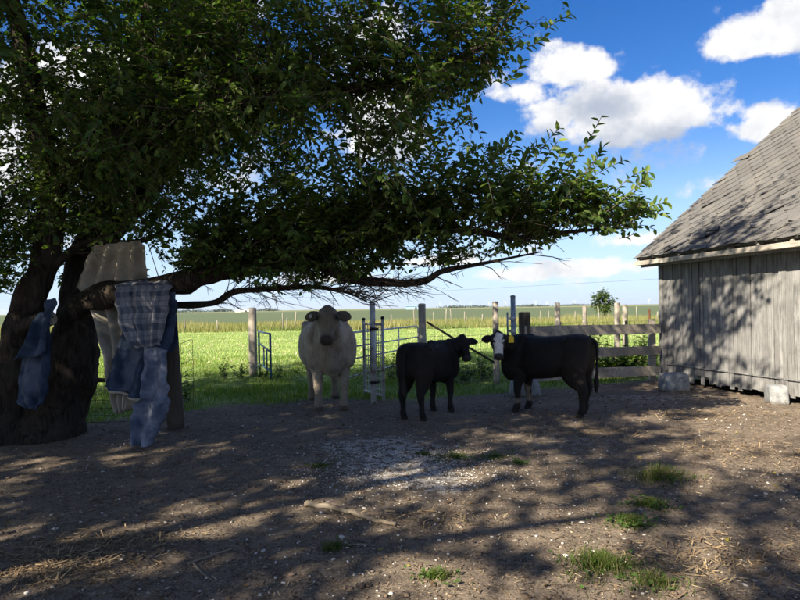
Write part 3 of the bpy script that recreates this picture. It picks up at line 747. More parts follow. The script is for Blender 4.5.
def cattle(name, front, rear, H, poll_w, muzz_w, label, cat, girth=1.0, hs=1.0, paint=None, coat='coat', voxel=0.013, ear_drop=0.0, legw=1.0, lstep=(0, 0, 0, 0), ear_len=0.17, depth=1.0, hw=1.0, hair=1.0):
    """front/rear: world points between the front / rear feet"""
    f = Vector((front.x - rear.x, front.y - rear.y, 0)); f.normalize()
    rz = math.atan2(f.y, f.x); mid = (front + rear) / 2
    root = empty(name, (mid.x, mid.y, 0), rz); tag(root, label, cat)
    Minv = Matrix.Rotation(-rz, 3, 'Z')
    toL = lambda w: (Minv @ (Vector(w) - Vector((mid.x, mid.y, 0)))) / H
    X0 = -0.53                                               # rear pins at x = X0 (unit: withers height)
    B = MB(); Y = Vector((0, 1, 0)); g = girth; dp = depth
    def tr(x, zt, zb, hw): return (Vector((X0 + x, 0, 0)), zt, zb, hw)
    st = [(0.0, .91, .72, .09), (0.02, .955, .60, .150), (0.08, .982, .52, .195), (0.20, .995, .485, .215), (0.34, .980, .462, .205), (0.50, .965, .425, .235), (0.66, .962, .41, .238),
          (0.80, .980, .405, .215), (0.92, .995, .415, .19), (1.02, .975, .44, .165), (1.10, .90, .50, .115), (1.14, .82, .58, .06)]
    C3 = bez([Vector((s_[0], s_[1], s_[2])) for s_ in st], 4); W3 = bez([Vector((s_[3], 0, 0)) for s_ in st], 4)
    rings = []
    for c, w in zip(C3, W3):
        zt, zb = c.y, c.z; zb = zt - (zt - zb) * dp
        gg = 1 + (g - 1) * (0.45 + 0.55 * math.sin(min(max(c.x / 1.0, 0), 1) * math.pi))
        rings.append((Vector((X0 + c.x, 0, (zt + zb) / 2)), Y, Vector((0, 0, 1)), w.x * gg, (zt - zb) / 2, 3.0 if c.x < .3 else (2.6 if c.x < .8 else 2.3)))
    B.add(*loft_rings(rings))
    # hip bones and shoulder blades
    for sy in (-1, 1):
        B.add(*sweep([Vector((X0 + .14, sy * .09 * g, .91)), Vector((X0 + .23, sy * .158 * g, .925)), Vector((X0 + .33, sy * .14 * g, .86))], [(.03, .035), (.048, .05), (.03, .035)]))
        B.add(*sweep([Vector((X0 + .84, sy * .10 * g, .97)), Vector((X0 + .90, sy * .165 * g, .78)), Vector((X0 + .98, sy * .155 * g, .60)), Vector((X0 + .93, sy * .14 * g, .50))], [(.05, .07), (.055, .10), (.06, .10), (.05, .07)]))
    poll, muz = toL(poll_w), toL(muzz_w)
    hd = (muz - poll); HL = hd.length; hd.normalize()
    # neck
    nb = Vector((X0 + .90, 0, .74)); dirn = Vector((1, 0, 0.25))
    hb = poll + hd * 0.05 * hs
    p1 = nb + (Vector((.13, 0, .05))); p2 = p1.lerp(hb, 0.55) + Vector((0.02, 0, -0.015))
    B.add(*sweep([nb, p1, p2, hb], [(.15 * (g * .5 + .5), .24), (.135 * (g * .5 + .5), .205), (.115 * hs, .165 * hs), (.082 * hs, .10 * hs)], 6, Y.lerp(Vector((0, 1, 0)), 1)))
    # dewlap / brisket
    B.add(*sweep([Vector((X0 + .98, 0, .46)), Vector((X0 + 1.10, 0, .50)), p2 + Vector((0.0, 0, -.10))], [(.10, .08), (.075, .09), (.03, .05)]))
    # head frame: nz = face normal (forehead), sd = lateral
    away = (poll - nb).normalized()
    sd = hd.cross(Vector((0, 0, 1)))
    sd.normalize(); nz = sd.cross(hd).normalized()
    if nz.dot(Vector((0, 0, 1))) < 0 and abs(nz.z) > 0.2: nz = -nz
    k = HL / 0.40
    hst = [(-.035, .045, .045, -.01), (0.0, .078, .075, -.008), (.07, .098, .102, -.012), (.125, .104, .112, -.016), (.19, .082, .10, -.014), (.27, .062, .078, -.008), (.335, .066, .070, -.004), (.38, .072, .064, -.004), (.412, .048, .040, -.006)]
    C3 = bez([Vector((s_[0], s_[1], s_[2])) for s_ in hst], 4); O3 = bez([Vector((s_[3], 0, 0)) for s_ in hst], 4)
    B.add(*loft_rings([(poll + hd * (c.x * k) + nz * (o_.x * k), sd, nz, c.y * k * 0.98 * (1 + (hw - 1) * min(1, max(0, (.40 - c.x) / .2))), c.z * k, 2.4) for c, o_ in zip(C3, O3)]))
    for sy in (-1, 1):      # brow and cheek
        B.add(*sweep([poll + hd * .07 * k + sd * sy * .07 * k + nz * .055 * k, poll + hd * .115 * k + sd * sy * .085 * k + nz * .05 * k, poll + hd * .16 * k + sd * sy * .075 * k + nz * .045 * k], [(.02 * k, .02 * k), (.03 * k, .026 * k), (.018 * k, .018 * k)]))
    B.add(*sweep([poll - hd * .05 * k + nz * .01 * k, poll - hd * .01 * k + nz * .052 * k, poll + hd * .05 * k + nz * .072 * k], [(.03 * k, .015 * k), (.045 * k, .018 * k), (.03 * k, .012 * k)]))
    # ears
    ear_tip = {}
    for sy in (-1, 1):
        eb = poll + hd * .035 * k + sd * sy * .07 * k * hw - nz * .03 * k
        ed = (sd * sy * 1.0 - nz * 0.22 + Vector((0, 0, -ear_drop))).normalized()
        pts = [eb - ed * .02 * k, eb + ed * ear_len * .3 * k, eb + ed * ear_len * .68 * k, eb + ed * ear_len * k]
        B.add(*sweep(pts, [(.024 * k, .026 * k), (.060 * k, .02 * k), (.066 * k, .016 * k), (.02 * k, .010 * k)], 5, hd * 0.9 + Vector((0, 0, -0.2))))
        ear_tip[sy] = eb + ed * ear_len * .62 * k
    # legs
    for i, sy in enumerate((-1, 1)):
        dx_ = lstep[i]; y0 = sy * .125 * (0.6 + 0.4 * g); x = X0 + .905
        pts = [Vector((x - .01, y0 * .95, .68)), Vector((x - .02, y0, .50)), Vector((x + dx_ * .4, y0, .385)), Vector((x + .008 + dx_ * .6, y0 * .98, .285)), Vector((x + dx_ * .8, y0 * .97, .17)), Vector((x + dx_ * .95, y0 * .97, .085)), Vector((x + .02 + dx_, y0 * .97, .045)), Vector((x + .03 + dx_, y0 * .97, -.012))]
        rad = [(.075, .12), (.068, .095), (.050, .060), (.044, .048), (.030, .033), (.038, .041), (.039, .043), (.046, .055)]
        B.add(*sweep(pts, [(a * legw, b * legw) for a, b in rad], 5))
        dx_ = lstep[2 + i]; y0 = sy * .125 * (0.6 + 0.4 * g); x = X0 + .135
        pts = [Vector((x + .07, y0 * .9, .80)), Vector((x + .075, y0 * 1.02, .62)), Vector((x + .05, y0 * 1.0, .48)), Vector((x - .01 + dx_ * .4, y0, .37)), Vector((x - .028 + dx_ * .6, y0, .315)), Vector((x - .008 + dx_ * .8, y0, .18)), Vector((x - .005 + dx_ * .95, y0, .085)), Vector((x + .02 + dx_, y0, .045)), Vector((x + .03 + dx_, y0, -.012))]
        rad = [(.10, .15), (.105, .185), (.082, .14), (.048, .080), (.043, .062), (.032, .036), (.039, .042), (.040, .044), (.046, .054)]
        B.add(*sweep(pts, [(a * legw, b * legw) for a, b in rad], 5))
    # tail
    B.add(*sweep([Vector((X0 + .03, 0, .93)), Vector((X0 - .035, 0, .90)), Vector((X0 - .05, 0.01, .74)), Vector((X0 - .045, .015, .54)), Vector((X0 - .035, .01, .40)), Vector((X0 - .03, 0, .29))], [(.03, .03), (.022, .022), (.018, .018), (.018, .018), (.034, .034), (.010, .010)], 5))
    me = bpy.data.meshes.new('body'); me.from_pydata([tuple(Vector(v_) * H) for v_ in B.v], [], B.f); me.update()
    tmp = bpy.data.objects.new('body', me); COL.objects.link(tmp)
    md = tmp.modifiers.new('r', 'REMESH'); md.mode = 'VOXEL'; md.voxel_size = voxel; md.use_smooth_shade = True
    sm = tmp.modifiers.new('s', 'SMOOTH'); sm.iterations = 5; sm.factor = 0.5
    dg = bpy.context.evaluated_depsgraph_get(); ev = bpy.data.meshes.new_from_object(tmp.evaluated_get(dg))
    bpy.data.objects.remove(tmp); bpy.data.meshes.remove(me)
    n_ = len(ev.vertices); co = np.zeros(n_ * 3, np.float32); ev.vertices.foreach_get('co', co); co = co.reshape(-1, 3)
    U = co / H
    rel = U - np.array(poll[:]); hcoord = np.stack([rel @ np.array(hd[:]), rel @ np.array(sd[:]), rel @ np.array(nz[:])], 1) / k
    nse = np.array([mnoise.noise(Vector(v_) * 9) for v_ in U]); nse2 = np.array([mnoise.noise(Vector(v_) * 2.6 + Vector((4, 4, 4))) for v_ in U])
    low = co[:, 2] < 0; co[low, 2] = 0
    co[:, 0] += 0.004 * nse * H; co[:, 2] += np.where(co[:, 2] > 0.03, 0.004 * nse2 * H, 0)
    ev.vertices.foreach_set('co', co.ravel())
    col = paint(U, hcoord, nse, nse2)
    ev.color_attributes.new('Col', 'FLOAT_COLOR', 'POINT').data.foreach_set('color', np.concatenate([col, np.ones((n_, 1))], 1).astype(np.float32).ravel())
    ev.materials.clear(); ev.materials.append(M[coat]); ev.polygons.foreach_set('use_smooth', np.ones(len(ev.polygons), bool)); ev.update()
    body = link(bpy.data.objects.new('body', ev), root)
    # short coat hair
    nf_ = len(ev.polygons); ar = np.zeros(nf_, np.float32); ev.polygons.foreach_get('area', ar); ce = np.zeros(nf_ * 3, np.float32); ev.polygons.foreach_get('center', ce); ce = ce.reshape(-1, 3)
    no = np.zeros(nf_ * 3, np.float32); ev.polygons.foreach_get('normal', no); no = no.reshape(-1, 3)
    vi = np.array([p.vertices[0] for p in ev.polygons]); hn = 42000; pick = rng.choice(nf_, hn, p=ar / ar.sum()); c_ = ce[pick] + rng.normal(0, voxel * .3, (hn, 3)); nn_ = no[pick]
    fl_ = np.array([-.55, 0, -.75]) + rng.normal(0, .45, (hn, 3)); fl_ -= nn_ * (fl_ * nn_).sum(1, keepdims=True); fl_ /= np.linalg.norm(fl_, axis=1, keepdims=True) + 1e-6
    hd2 = fl_ + nn_ * rng.uniform(.15, .6, (hn, 1)); sd2 = np.cross(fl_, nn_); ln = rng.uniform(.010, .026, hn)[:, None] * np.where(c_[:, 2:3] < .06, .3, 1) * hair
    keep = c_[:, 2] > .07; W2_ = rng.uniform(.0012, .0026, (hn, 1))
    HV = np.stack([c_ - sd2 * W2_ - nn_ * .003, c_ + sd2 * W2_ - nn_ * .003, c_ + hd2 * ln], 1)[keep]
    tag(arr_mesh('hair', HV.reshape(-1, 3), np.arange(len(HV) * 3).reshape(-1, 3), M['hair'], root, np.repeat(col[vi[pick]][keep] * rng.uniform(.6, 1.45, (len(HV), 1)), 3, axis=0)), kind='stuff')
    def blob(nm, c, r, mtl, sc=(1, 1, 1)):
        bm = bmesh.new(); bmesh.ops.create_icosphere(bm, subdivisions=2, radius=1)
        for v_ in bm.verts: v_.co = Vector(c) * H + (sd * v_.co.x * sc[0] + nz * v_.co.y * sc[1] + hd * v_.co.z * sc[2]) * r * H
        e = bpy.data.meshes.new(nm); bm.to_mesh(e); bm.free(); e.materials.append(M[mtl])
        for p in e.polygons: p.use_smooth = True
        return link(bpy.data.objects.new(nm, e), root)
    for sy in (-1, 1):
        blob('eye', poll + hd * .125 * k + sd * sy * .095 * k * hw + nz * .056 * k, .019 * k, 'eye', (.8, .8, 1.25))
        blob('nostril', poll + hd * .393 * k + sd * sy * .034 * k + nz * .032 * k, .012 * k, 'eye', (1, 0.7, 1.2))
    return root, body, ear_tip, sd, nz, hd, k

def paint_cream(U, h, n1, n2):
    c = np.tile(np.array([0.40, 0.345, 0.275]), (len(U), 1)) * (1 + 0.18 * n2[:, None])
    c *= np.clip(0.72 + 0.5 * (U[:, 2:3] - 0.3), 0.68, 1.05)                        # coat darkens towards belly and legs
    face = np.clip((h[:, 0] + 0.06) / 0.05, 0, 1) * (np.abs(h[:, 1]) < 0.12) * (h[:, 0] < 0.5) * (np.abs(h[:, 2]) < 0.14)
    c = c * (1 - 0.42 * face[:, None])
    thr = np.clip((U[:, 0] - .36) / .15, 0, 1) * np.exp(-(U[:, 1] / .10) ** 2) * (U[:, 2] > .42); c = c * (1 - .38 * thr[:, None])  # shade of the throat and brisket folds painted into the coat
    c *= 1 + .22 * n1[:, None]
    mz = np.clip((h[:, 0] - 0.325) / 0.03, 0, 1) * (np.abs(h[:, 1]) < 0.1) * (np.abs(h[:, 2]) < 0.1)
    c = c * (1 - mz[:, None]) + np.array([0.045, 0.036, 0.034]) * mz[:, None]
    for sy in (-1, 1):
        e = np.exp(-(((h[:, 0] - .128) / .035) ** 2 + ((h[:, 1] - sy * .088) / .03) ** 2 + ((h[:, 2] - .055) / .05) ** 2))[:, None]; c = c * (1 - .8 * e)
    ear = (np.abs(h[:, 1]) > 0.095) & (h[:, 0] > -0.1) & (h[:, 0] < 0.13) & (np.abs(h[:, 2]) < 0.13)
    c[ear] *= 0.3
    hoof = U[:, 2] < 0.045; c[hoof] = (0.06, 0.05, 0.04)
    mud = np.clip((0.2 - U[:, 2]) / 0.15 + n1 * 0.5, 0, 1) * 0.5; c = c * (1 - mud[:, None]) + np.array([0.09, 0.07, 0.05]) * mud[:, None]
    return c
def paint_black(U, h, n1, n2):
    c = np.tile(np.array([0.0105, 0.009, 0.0085]), (len(U), 1)) * (1 + 0.4 * n2[:, None])
    br2 = np.clip(n2 * 1.3 + (0.5 - U[:, 2]) * 0.6, 0, 1)[:, None] * 0.5
    c = c * (1 - br2) + np.array([0.022, 0.014, 0.010]) * br2
    mz = np.clip((h[:, 0] - 0.35) / 0.02, 0, 1) * (np.abs(h[:, 1]) < 0.09) * (np.abs(h[:, 2]) < 0.09)
    c = c * (1 - mz[:, None]) + np.array([0.035, 0.033, 0.036]) * mz[:, None]
    hoof = U[:, 2] < 0.045; c[hoof] = (0.02, 0.017, 0.015)
    return c
def paint_bald(U, h, n1, n2):
    c = paint_black(U, h, n1, n2)
    wid = 0.048 + 0.016 * np.sin(h[:, 0] * 14) + 0.03 * n1 + 0.02 * np.sin(U[:, 2] * 140 + U[:, 1] * 90)
    wf = (h[:, 0] > 0.025 + 0.02 * n1) & (h[:, 0] < 0.362) & (np.abs(h[:, 1]) < np.where(h[:, 0] > 0.2, 0.062, wid)) & (h[:, 2] > -0.015)
    c[wf] = np.array([0.66, 0.63, 0.59]) * (1 + 0.1 * n1[wf, None])
    pw = (U[:, 0] > 0.25) & (U[:, 2] < 0.40) & (U[:, 2] > 0.12) & (n1 + n2 > 0.28); c[pw] = (0.16, 0.13, 0.10)
    return c

fr1 = G(331.5, 409.5); rr1 = fr1 + Vector((-0.24, 1.03, 0))
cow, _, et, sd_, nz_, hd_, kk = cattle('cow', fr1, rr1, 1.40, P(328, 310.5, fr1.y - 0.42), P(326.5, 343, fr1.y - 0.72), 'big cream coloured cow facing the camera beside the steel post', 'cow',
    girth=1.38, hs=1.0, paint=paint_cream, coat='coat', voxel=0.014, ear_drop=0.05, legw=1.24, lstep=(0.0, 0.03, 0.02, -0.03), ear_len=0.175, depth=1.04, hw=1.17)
def ear_tag_part(root, et, H, mtl, side, sz):
    p = et[side] * H; w, h_ = sz
    me = MB(); R3_ = Matrix((sd_, nz_, hd_)).transposed()
    me.box(p + nz_ * 0.034 + hd_ * (h_ * 0.35), (w, 0.006, h_), R3_); me.box(p + nz_ * 0.034 - hd_ * (h_ * 0.28), (w * 0.55, 0.006, h_ * 0.3), R3_)
    me.build('ear_tag', M[mtl], root, 0.002)
ear_tag_part(cow, {k_: v_ for k_, v_ in et.items()}, 1.40, 'tag_white', -1 if (cow.matrix_basis.to_3x3() @ sd_).x > 0 else 1, (0.04, 0.05))

calf_r, calf_f = G(416, 419.5), G(440, 412)
calf, _, et, sd_, nz_, hd_, kk = cattle('calf', calf_f, calf_r, 1.075, P(461.5, 338, calf_f.y + 0.12), P(467.5, 359.5, calf_f.y - 0.10), 'solid black calf seen from behind with its head turned right', 'calf',
    girth=1.12, hs=1.12, paint=paint_black, coat='coat_black', voxel=0.012, ear_drop=-0.02, depth=.95, legw=1.0, lstep=(0.02, -0.03, 0.02, -0.02), ear_len=0.235)
c3r, c3f = G(579, 415.5), G(526, 411)
calf3, _, et, sd_, nz_, hd_, kk = cattle('calf', c3f, c3r, 1.15, P(498.5, 335, c3f.y - 0.30), P(499, 358, c3f.y - 0.55), 'black calf with white face and yellow ear tag standing side on', 'calf',
    girth=1.12, hs=1.05, paint=paint_bald, coat='coat_black', voxel=0.012, ear_drop=-0.02, depth=.96, legw=1.02, lstep=(-0.03, 0.03, 0.02, -0.03), ear_len=0.18)
rgt = 1 if (calf3.matrix_basis.to_3x3() @ sd_).x > 0 else -1
ear_tag_part(calf3, et, 1.15, 'tag_yellow', rgt, (0.075, 0.105))

# ------------------------------------------------------------------ trees
def leaf_mesh(name, base, dirs, nrm_, size, col, mtl, parent=None, ratio=0.55):
    """base (n,3) stalk end, dirs (n,3) along the leaf, nrm_ (n,3); folded six point leaves"""
    n_ = len(base); dirs = dirs / np.linalg.norm(dirs, axis=1, keepdims=True)
    sd = np.cross(dirs, nrm_); sd /= np.linalg.norm(sd, axis=1, keepdims=True) + 1e-9
    nn = np.cross(sd, dirs); s_ = size[:, None]; w = s_ * ratio * 0.5
    V = np.empty((n_, 6, 3), np.float32)
    V[:, 0] = base
    V[:, 1] = base + dirs * s_ * 0.30 + sd * w + nn * w * 0.35
    V[:, 2] = base + dirs * s_ * 0.68 + sd * w * 0.78 + nn * w * 0.2 - nn * s_ * 0.04
    V[:, 3] = base + dirs * s_ - nn * s_ * 0.14
    V[:, 4] = base + dirs * s_ * 0.68 - sd * w * 0.78 + nn * w * 0.2 - nn * s_ * 0.04
    V[:, 5] = base + dirs * s_ * 0.30 - sd * w + nn * w * 0.35
    k = np.arange(n_)[:, None] * 6
    FA_ = np.concatenate([k + np.array([[0, 1, 2, 3]]), k + np.array([[0, 3, 4, 5]])])
    return arr_mesh(name, V.reshape(-1, 3), FA_, mtl, parent, np.repeat(col, 6, axis=0))

def tri_tubes(name, segs, mtl, parent):
    """many thin twigs (p0,p1,p2,r0) as 3-sided tubes in one mesh"""
    V = []; Fc = []
    n_ = len(segs); p = np.array([[s_[0], s_[1], s_[2]] for s_ in segs], np.float32); r = np.array([s_[3] for s_ in segs], np.float32)
    d = p[:, 2] - p[:, 0]; d /= np.linalg.norm(d, axis=1, keepdims=True) + 1e-9
    a = np.cross(d, np.array([0.31, 0.53, 0.79])); a /= np.linalg.norm(a, axis=1, keepdims=True) + 1e-9; b = np.cross(d, a)
    V = np.empty((n_, 9, 3), np.float32)
    for j, rs_ in enumerate((1.0, 0.75, 0.4)):
        for k in range(3):
            th = 2 * math.pi * k / 3
            V[:, j * 3 + k] = p[:, j] + (a * math.cos(th) + b * math.sin(th)) * (r * rs_)[:, None]
    k = np.arange(n_)[:, None] * 9; FA_ = []
    for j in range(2):
        for q_ in range(3): FA_.append(k + np.array([[j * 3 + q_, j * 3 + (q_ + 1) % 3, j * 3 + 3 + (q_ + 1) % 3, j * 3 + 3 + q_]]))
    return arr_mesh(name, V.reshape(-1, 3), np.concatenate(FA_), mtl, parent, None, True)

class Foliage:
    def __init__(s, seed): s.r = np.random.default_rng(seed); s.b = []; s.d = []; s.n = []; s.s = []; s.c = []; s.tw = []
    def spray(s, org, dr, length, nl, size, tone):
        """one twig with alternate leaves"""
        r = s.r; dr = np.asarray(dr, float); dr /= np.linalg.norm(dr) + 1e-9
        org = np.asarray(org, float); end = org + dr * length + np.array([0, 0, -0.10 * length]); mid = org + dr * length * 0.5 + r.normal(0, 0.03, 3)
        u = (np.arange(nl) + r.uniform(0.2, 0.8, nl)) / nl
        p = (1 - u)[:, None] ** 2 * org + (2 * u * (1 - u))[:, None] * mid + (u ** 2)[:, None] * end
        sd = np.cross(dr, [0, 0, 1.0]); sd /= np.linalg.norm(sd) + 1e-9
        side = np.where(np.arange(nl) % 2 == 0, 1, -1)[:, None]
        d = dr * 0.55 + sd * side * 0.85 + r.normal(0, 0.32, (nl, 3)) + np.array([0, 0, -0.22])
        nn = np.array([0, 0, 1.0]) + r.normal(0, 0.42, (nl, 3))
        s.b.append(p); s.d.append(d); s.n.append(nn); s.s.append(size * r.uniform(0.45, 1.3, nl) * (1 - 0.25 * u))
        # leaf colour: dark glossy green, some younger yellow-green at the shoot ends
        y = np.clip(r.normal(0.15, 0.22, nl) + tone + 0.25 * (u > 0.75), 0, 1)[:, None]
        s.c.append((np.array([0.030, 0.068, 0.016]) * (1 - y) + np.array([0.145, 0.20, 0.042]) * y) * r.uniform(0.75, 1.25, (nl, 1)))
        s.tw.append((org, mid, end, 0.0035))
    def build(s, parent, nm='crown'):
        o1 = leaf_mesh(nm, np.concatenate(s.b), np.concatenate(s.d), np.concatenate(s.n), np.concatenate(s.s), np.concatenate(s.c), M['leaf'], parent)
        tag(o1, kind='stuff'); o2 = tri_tubes('twigs', s.tw, M['twig'], parent); tag(o2, kind='stuff')
        return o1

tree = empty('shade_tree', G(62, 436)); tag(tree, 'large old spreading shade tree with a thick leaning trunk, rags on its limbs', 'tree')
TO = tree.location.copy()
def limb(name, pts, radii, mtl='bark', sub=6, n=14, wob=0.22, par=None):
    pl = bez(pts, sub); rl = [v_.x for v_ in bez([Vector((r_, 0, 0)) for r_ in radii], sub)]
    mb = MB(); mb.tube([p - TO for p in pl], rl, n, True, wob, pts[0][0] * 3)
    mb.build(name, M[mtl], par or tree)
    return pl
TY = TO.y
trunk = limb('trunk', [P(40, 458, TY), P(46, 432, TY), P(57, 402, TY + .05), P(68, 370, TY + .1), P(75, 342, TY + .12), P(77, 316, TY + .15), P(78, 292, TY + .2), P(84, 255, TY + .35), P(98, 215, TY + .5)],
             [0.60, 0.45, 0.38, 0.37, 0.29, 0.23, 0.21, 0.18, 0.15], n=22, wob=0.2)
stemM = limb('stem', [P(80, 310, TY + .1), P(90, 262, TY + .3), P(102, 217, TY + .5), P(116, 175, TY + .5), P(126, 120, TY + .3), P(140, 60, TY), P(165, -40, TY - .3), P(200, -150, TY - .3)], [0.2, 0.17, 0.15, 0.13, 0.12, 0.11, 0.09, 0.05])
stemL = limb('stem', [P(2, 448, TY - .3), P(8, 400, TY - .3), P(18, 340, TY - .32), P(32, 295, TY - .3), P(48, 252, TY - .25), P(52, 190, TY - .4), P(38, 120, TY - .7), P(20, 30, TY - 1), P(-10, -80, TY - 1.3)], [0.27, 0.21, 0.18, 0.18, 0.165, 0.15, 0.12, 0.09, 0.05])
stemC = limb('stem', [P(98, 250, TY + .5), P(138, 205, TY + .8), P(165, 165, TY + 1.0), P(185, 110, TY + 1.1), P(205, 40, TY + 1.2), P(235, -70, TY + 1.2)], [0.13, 0.13, 0.12, 0.11, 0.09, 0.05])
limbU = limb('limb', [P(55, 195, TY - .4), P(88, 153, TY - .8), P(138, 129, TY - 1.1), P(220, 107, TY - 1.4), P(308, 94, TY - 1.6), P(370, 86, TY - 1.7), P(430, 72, TY - 1.8), P(500, 40, TY - 1.9)], [0.11, 0.10, 0.095, 0.085, 0.065, 0.05, 0.035, 0.012])
limbV = limb('limb', [P(200, 110, TY - 1.3), P(215, 85, TY - 1.3), P(230, 58, TY - 1.2), P(247, 18, TY - 1.2), P(275, -40, TY - 1.2)], [0.05, 0.045, 0.042, 0.036, 0.02])
limbR = limb('limb', [P(68, 318, TY + .05), P(92, 300, TY - .12), P(135, 292, TY - .3), P(180, 283, TY - .4), P(215, 272, TY - .5), P(250, 267, TY - .5), P(290, 261, TY - .6), P(330, 249, TY - .7), P(390, 236, TY - .9), P(455, 229, TY - 1.0), P(518, 238, TY - 1.1), P(566, 232, TY - 1.15), P(638, 227, TY - 1.2)],
             [0.15, 0.155, 0.15, 0.14, 0.125, 0.11, 0.10, 0.08, 0.055, 0.042, 0.03, 0.02, 0.008], wob=0.28)
limbS = limb('limb', [P(290, 262, TY - .55), P(320, 265, TY - .6), P(345, 277, TY - .7), P(375, 282, TY - .8), P(421, 282, TY - .9), P(443, 271, TY - .95), P(480, 264, TY - 1), P(540, 252, TY - 1.1)], [0.07, 0.062, 0.055, 0.05, 0.04, 0.033, 0.02, 0.007])
limbT = limb('limb', [P(140, 300, TY - .1), P(170, 305, TY - .1), P(213, 303, TY - .2), P(234, 292, TY - .3), P(268, 289, TY - .4), P(310, 287, TY - .5), P(345, 292, TY - .6), P(370, 303, TY - .7)], [0.05, 0.045, 0.042, 0.038, 0.033, 0.028, 0.015, 0.006])
limbW = limb('limb', [P(52, 268, TY - .3), P(78, 246, TY - .22), P(105, 241, TY - .15), P(130, 243, TY - .12), P(150, 238, TY - .1), P(165, 229, TY - .1), P(185, 205, TY - .1)], [0.06, 0.045, 0.038, 0.036, 0.03, 0.02, 0.01])
stub = limb('stub', [P(15, 333, TY - .35), P(32, 324, TY - .5), P(51, 318.5, TY - .66)], [0.12, 0.10, 0.085], sub=4, n=12)
st_end = stub[-1]; st_dir = (stub[-1] - stub[-3]).normalized()
MB().tube([st_end - TO + st_dir * 0.002, st_end - TO + st_dir * 0.006], [0.080, 0.076], 12).build('sawn_face', M['post_wood'], tree)
tw0 = random.Random(21); bare = []
def bare_twigs(pl, i0, i1, n_, L, down=True):
    for _ in range(n_):
        p = pl[min(tw0.randint(i0, i1), len(pl) - 1)]; d = Vector((tw0.uniform(-.1, 1.2), tw0.uniform(-.8, .6), tw0.uniform(-0.5, 0.12) if down else tw0.uniform(-0.1, .7))).normalized()
        l = tw0.uniform(*L); mid = p + d * l * .5 + Vector((tw0.uniform(-.16, .16), tw0.uniform(-.12, .12), tw0.uniform(-.06, .2))) * l; e = p + d * l + Vector((tw0.uniform(0, .12), 0, tw0.uniform(-.05, .12)))
        pe = PX(np.array([e[:], mid[:]]))
        if pe[:, 1].max() > 313: continue
        bare.append((np.array(p - TO), np.array(mid - TO), np.array(e - TO), tw0.uniform(.0035, .009)))
        for _k in range(tw0.randint(1, 4)):
            q0 = mid.lerp(e, tw0.uniform(0, .8)); d2 = (d + Vector((tw0.uniform(-.7, .7), tw0.uniform(-.7, .7), tw0.uniform(-.6, .4)))).normalized(); l2 = l * tw0.uniform(.25, .45)
            if PX(np.array([(q0 + d2 * l2)[:]]))[0][1] > 314: continue
            bare.append((np.array(q0 - TO), np.array(q0 + d2 * l2 * .5 + Vector((0, 0, -.01)) - TO), np.array(q0 + d2 * l2 - TO), .0035))
NR = len(limbR)
bare_twigs(limbT, 10, len(limbT) - 1, 24, (.18, .5)); bare_twigs(limbS, 6, len(limbS) - 1, 16, (.18, .5)); bare_twigs(limbR, 20, NR - 14, 30, (.25, .75)); bare_twigs(limbR, NR - 30, NR - 4, 10, (.15, .35)); bare_twigs(limbW, 4, len(limbW) - 1, 14, (.15, .4), False)
bare_twigs(limbT, 18, len(limbT) - 1, 60, (.3, .8)); bare_twigs(limbT, 14, len(limbT) - 1, 50, (.25, .6), False); bare_twigs(limbS, 0, 22, 40, (.25, .6))
tag(tri_tubes('bare_twigs', bare, M['twig'], tree), kind='stuff')

# where the photograph shows open sky or the view below the limbs, the real crown has its gaps
OPEN = [(575, -20), (566, 14), (538, 24), (525, 48), (510, 62), (494, 82), (478, 100), (455, 105), (432, 106), (416, 112), (424, 126), (442, 138), (472, 142), (505, 148), (535, 158), (560, 164), (590, 172), (612, 184), (640, 194), (655, 206), (640, 226),
        (590, 236), (550, 244), (500, 255), (455, 262), (420, 270), (380, 270), (345, 282), (310, 292), (270, 290), (215, 270), (185, 276), (180, 330), (178, 470), (900, 470), (900, -20)]
RAGS = [(60, 305), (66, 266), (90, 240), (140, 234), (176, 258), (186, 300), (182, 430), (58, 430)]
FORK = [(14, 262), (40, 232), (80, 226), (100, 240), (66, 300), (14, 306)]
BELOW = [(-100, 300), (180, 280), (180, 620), (-100, 620)]
fol = Foliage(11); r = fol.r
def ok(p, slack=0):
    px = PX(np.array([p]))
    if p[1] < TY + .35 and (in_poly(px, RAGS)[0] or (in_poly(px, FORK)[0] and r.random() < .8)): return False
    return not (in_poly(px, OPEN)[0] or in_poly(px, BELOW)[0]) and p[2] > 1.75
def try_spray(org, dr, L, nl, size, tone):
    dr = np.asarray(dr, float); dr /= np.linalg.norm(dr)
    org = np.asarray(org, float)
    if org[1] < 0.6 and org[2] < 3.2: return 0
    if np.linalg.norm(org - np.array([0, 0, CAMZ])) < 2.0: return 0
    if ok(org) and ok(org + dr * L):
        fol.spray(org - np.array(TO), dr, L, nl, size, tone); return 1
    if ok(org) and ok(org + dr * L * 0.45):
        fol.spray(org - np.array(TO), dr, L * 0.45, max(4, nl // 2), size, tone); return 1
    return 0
branchlets = []
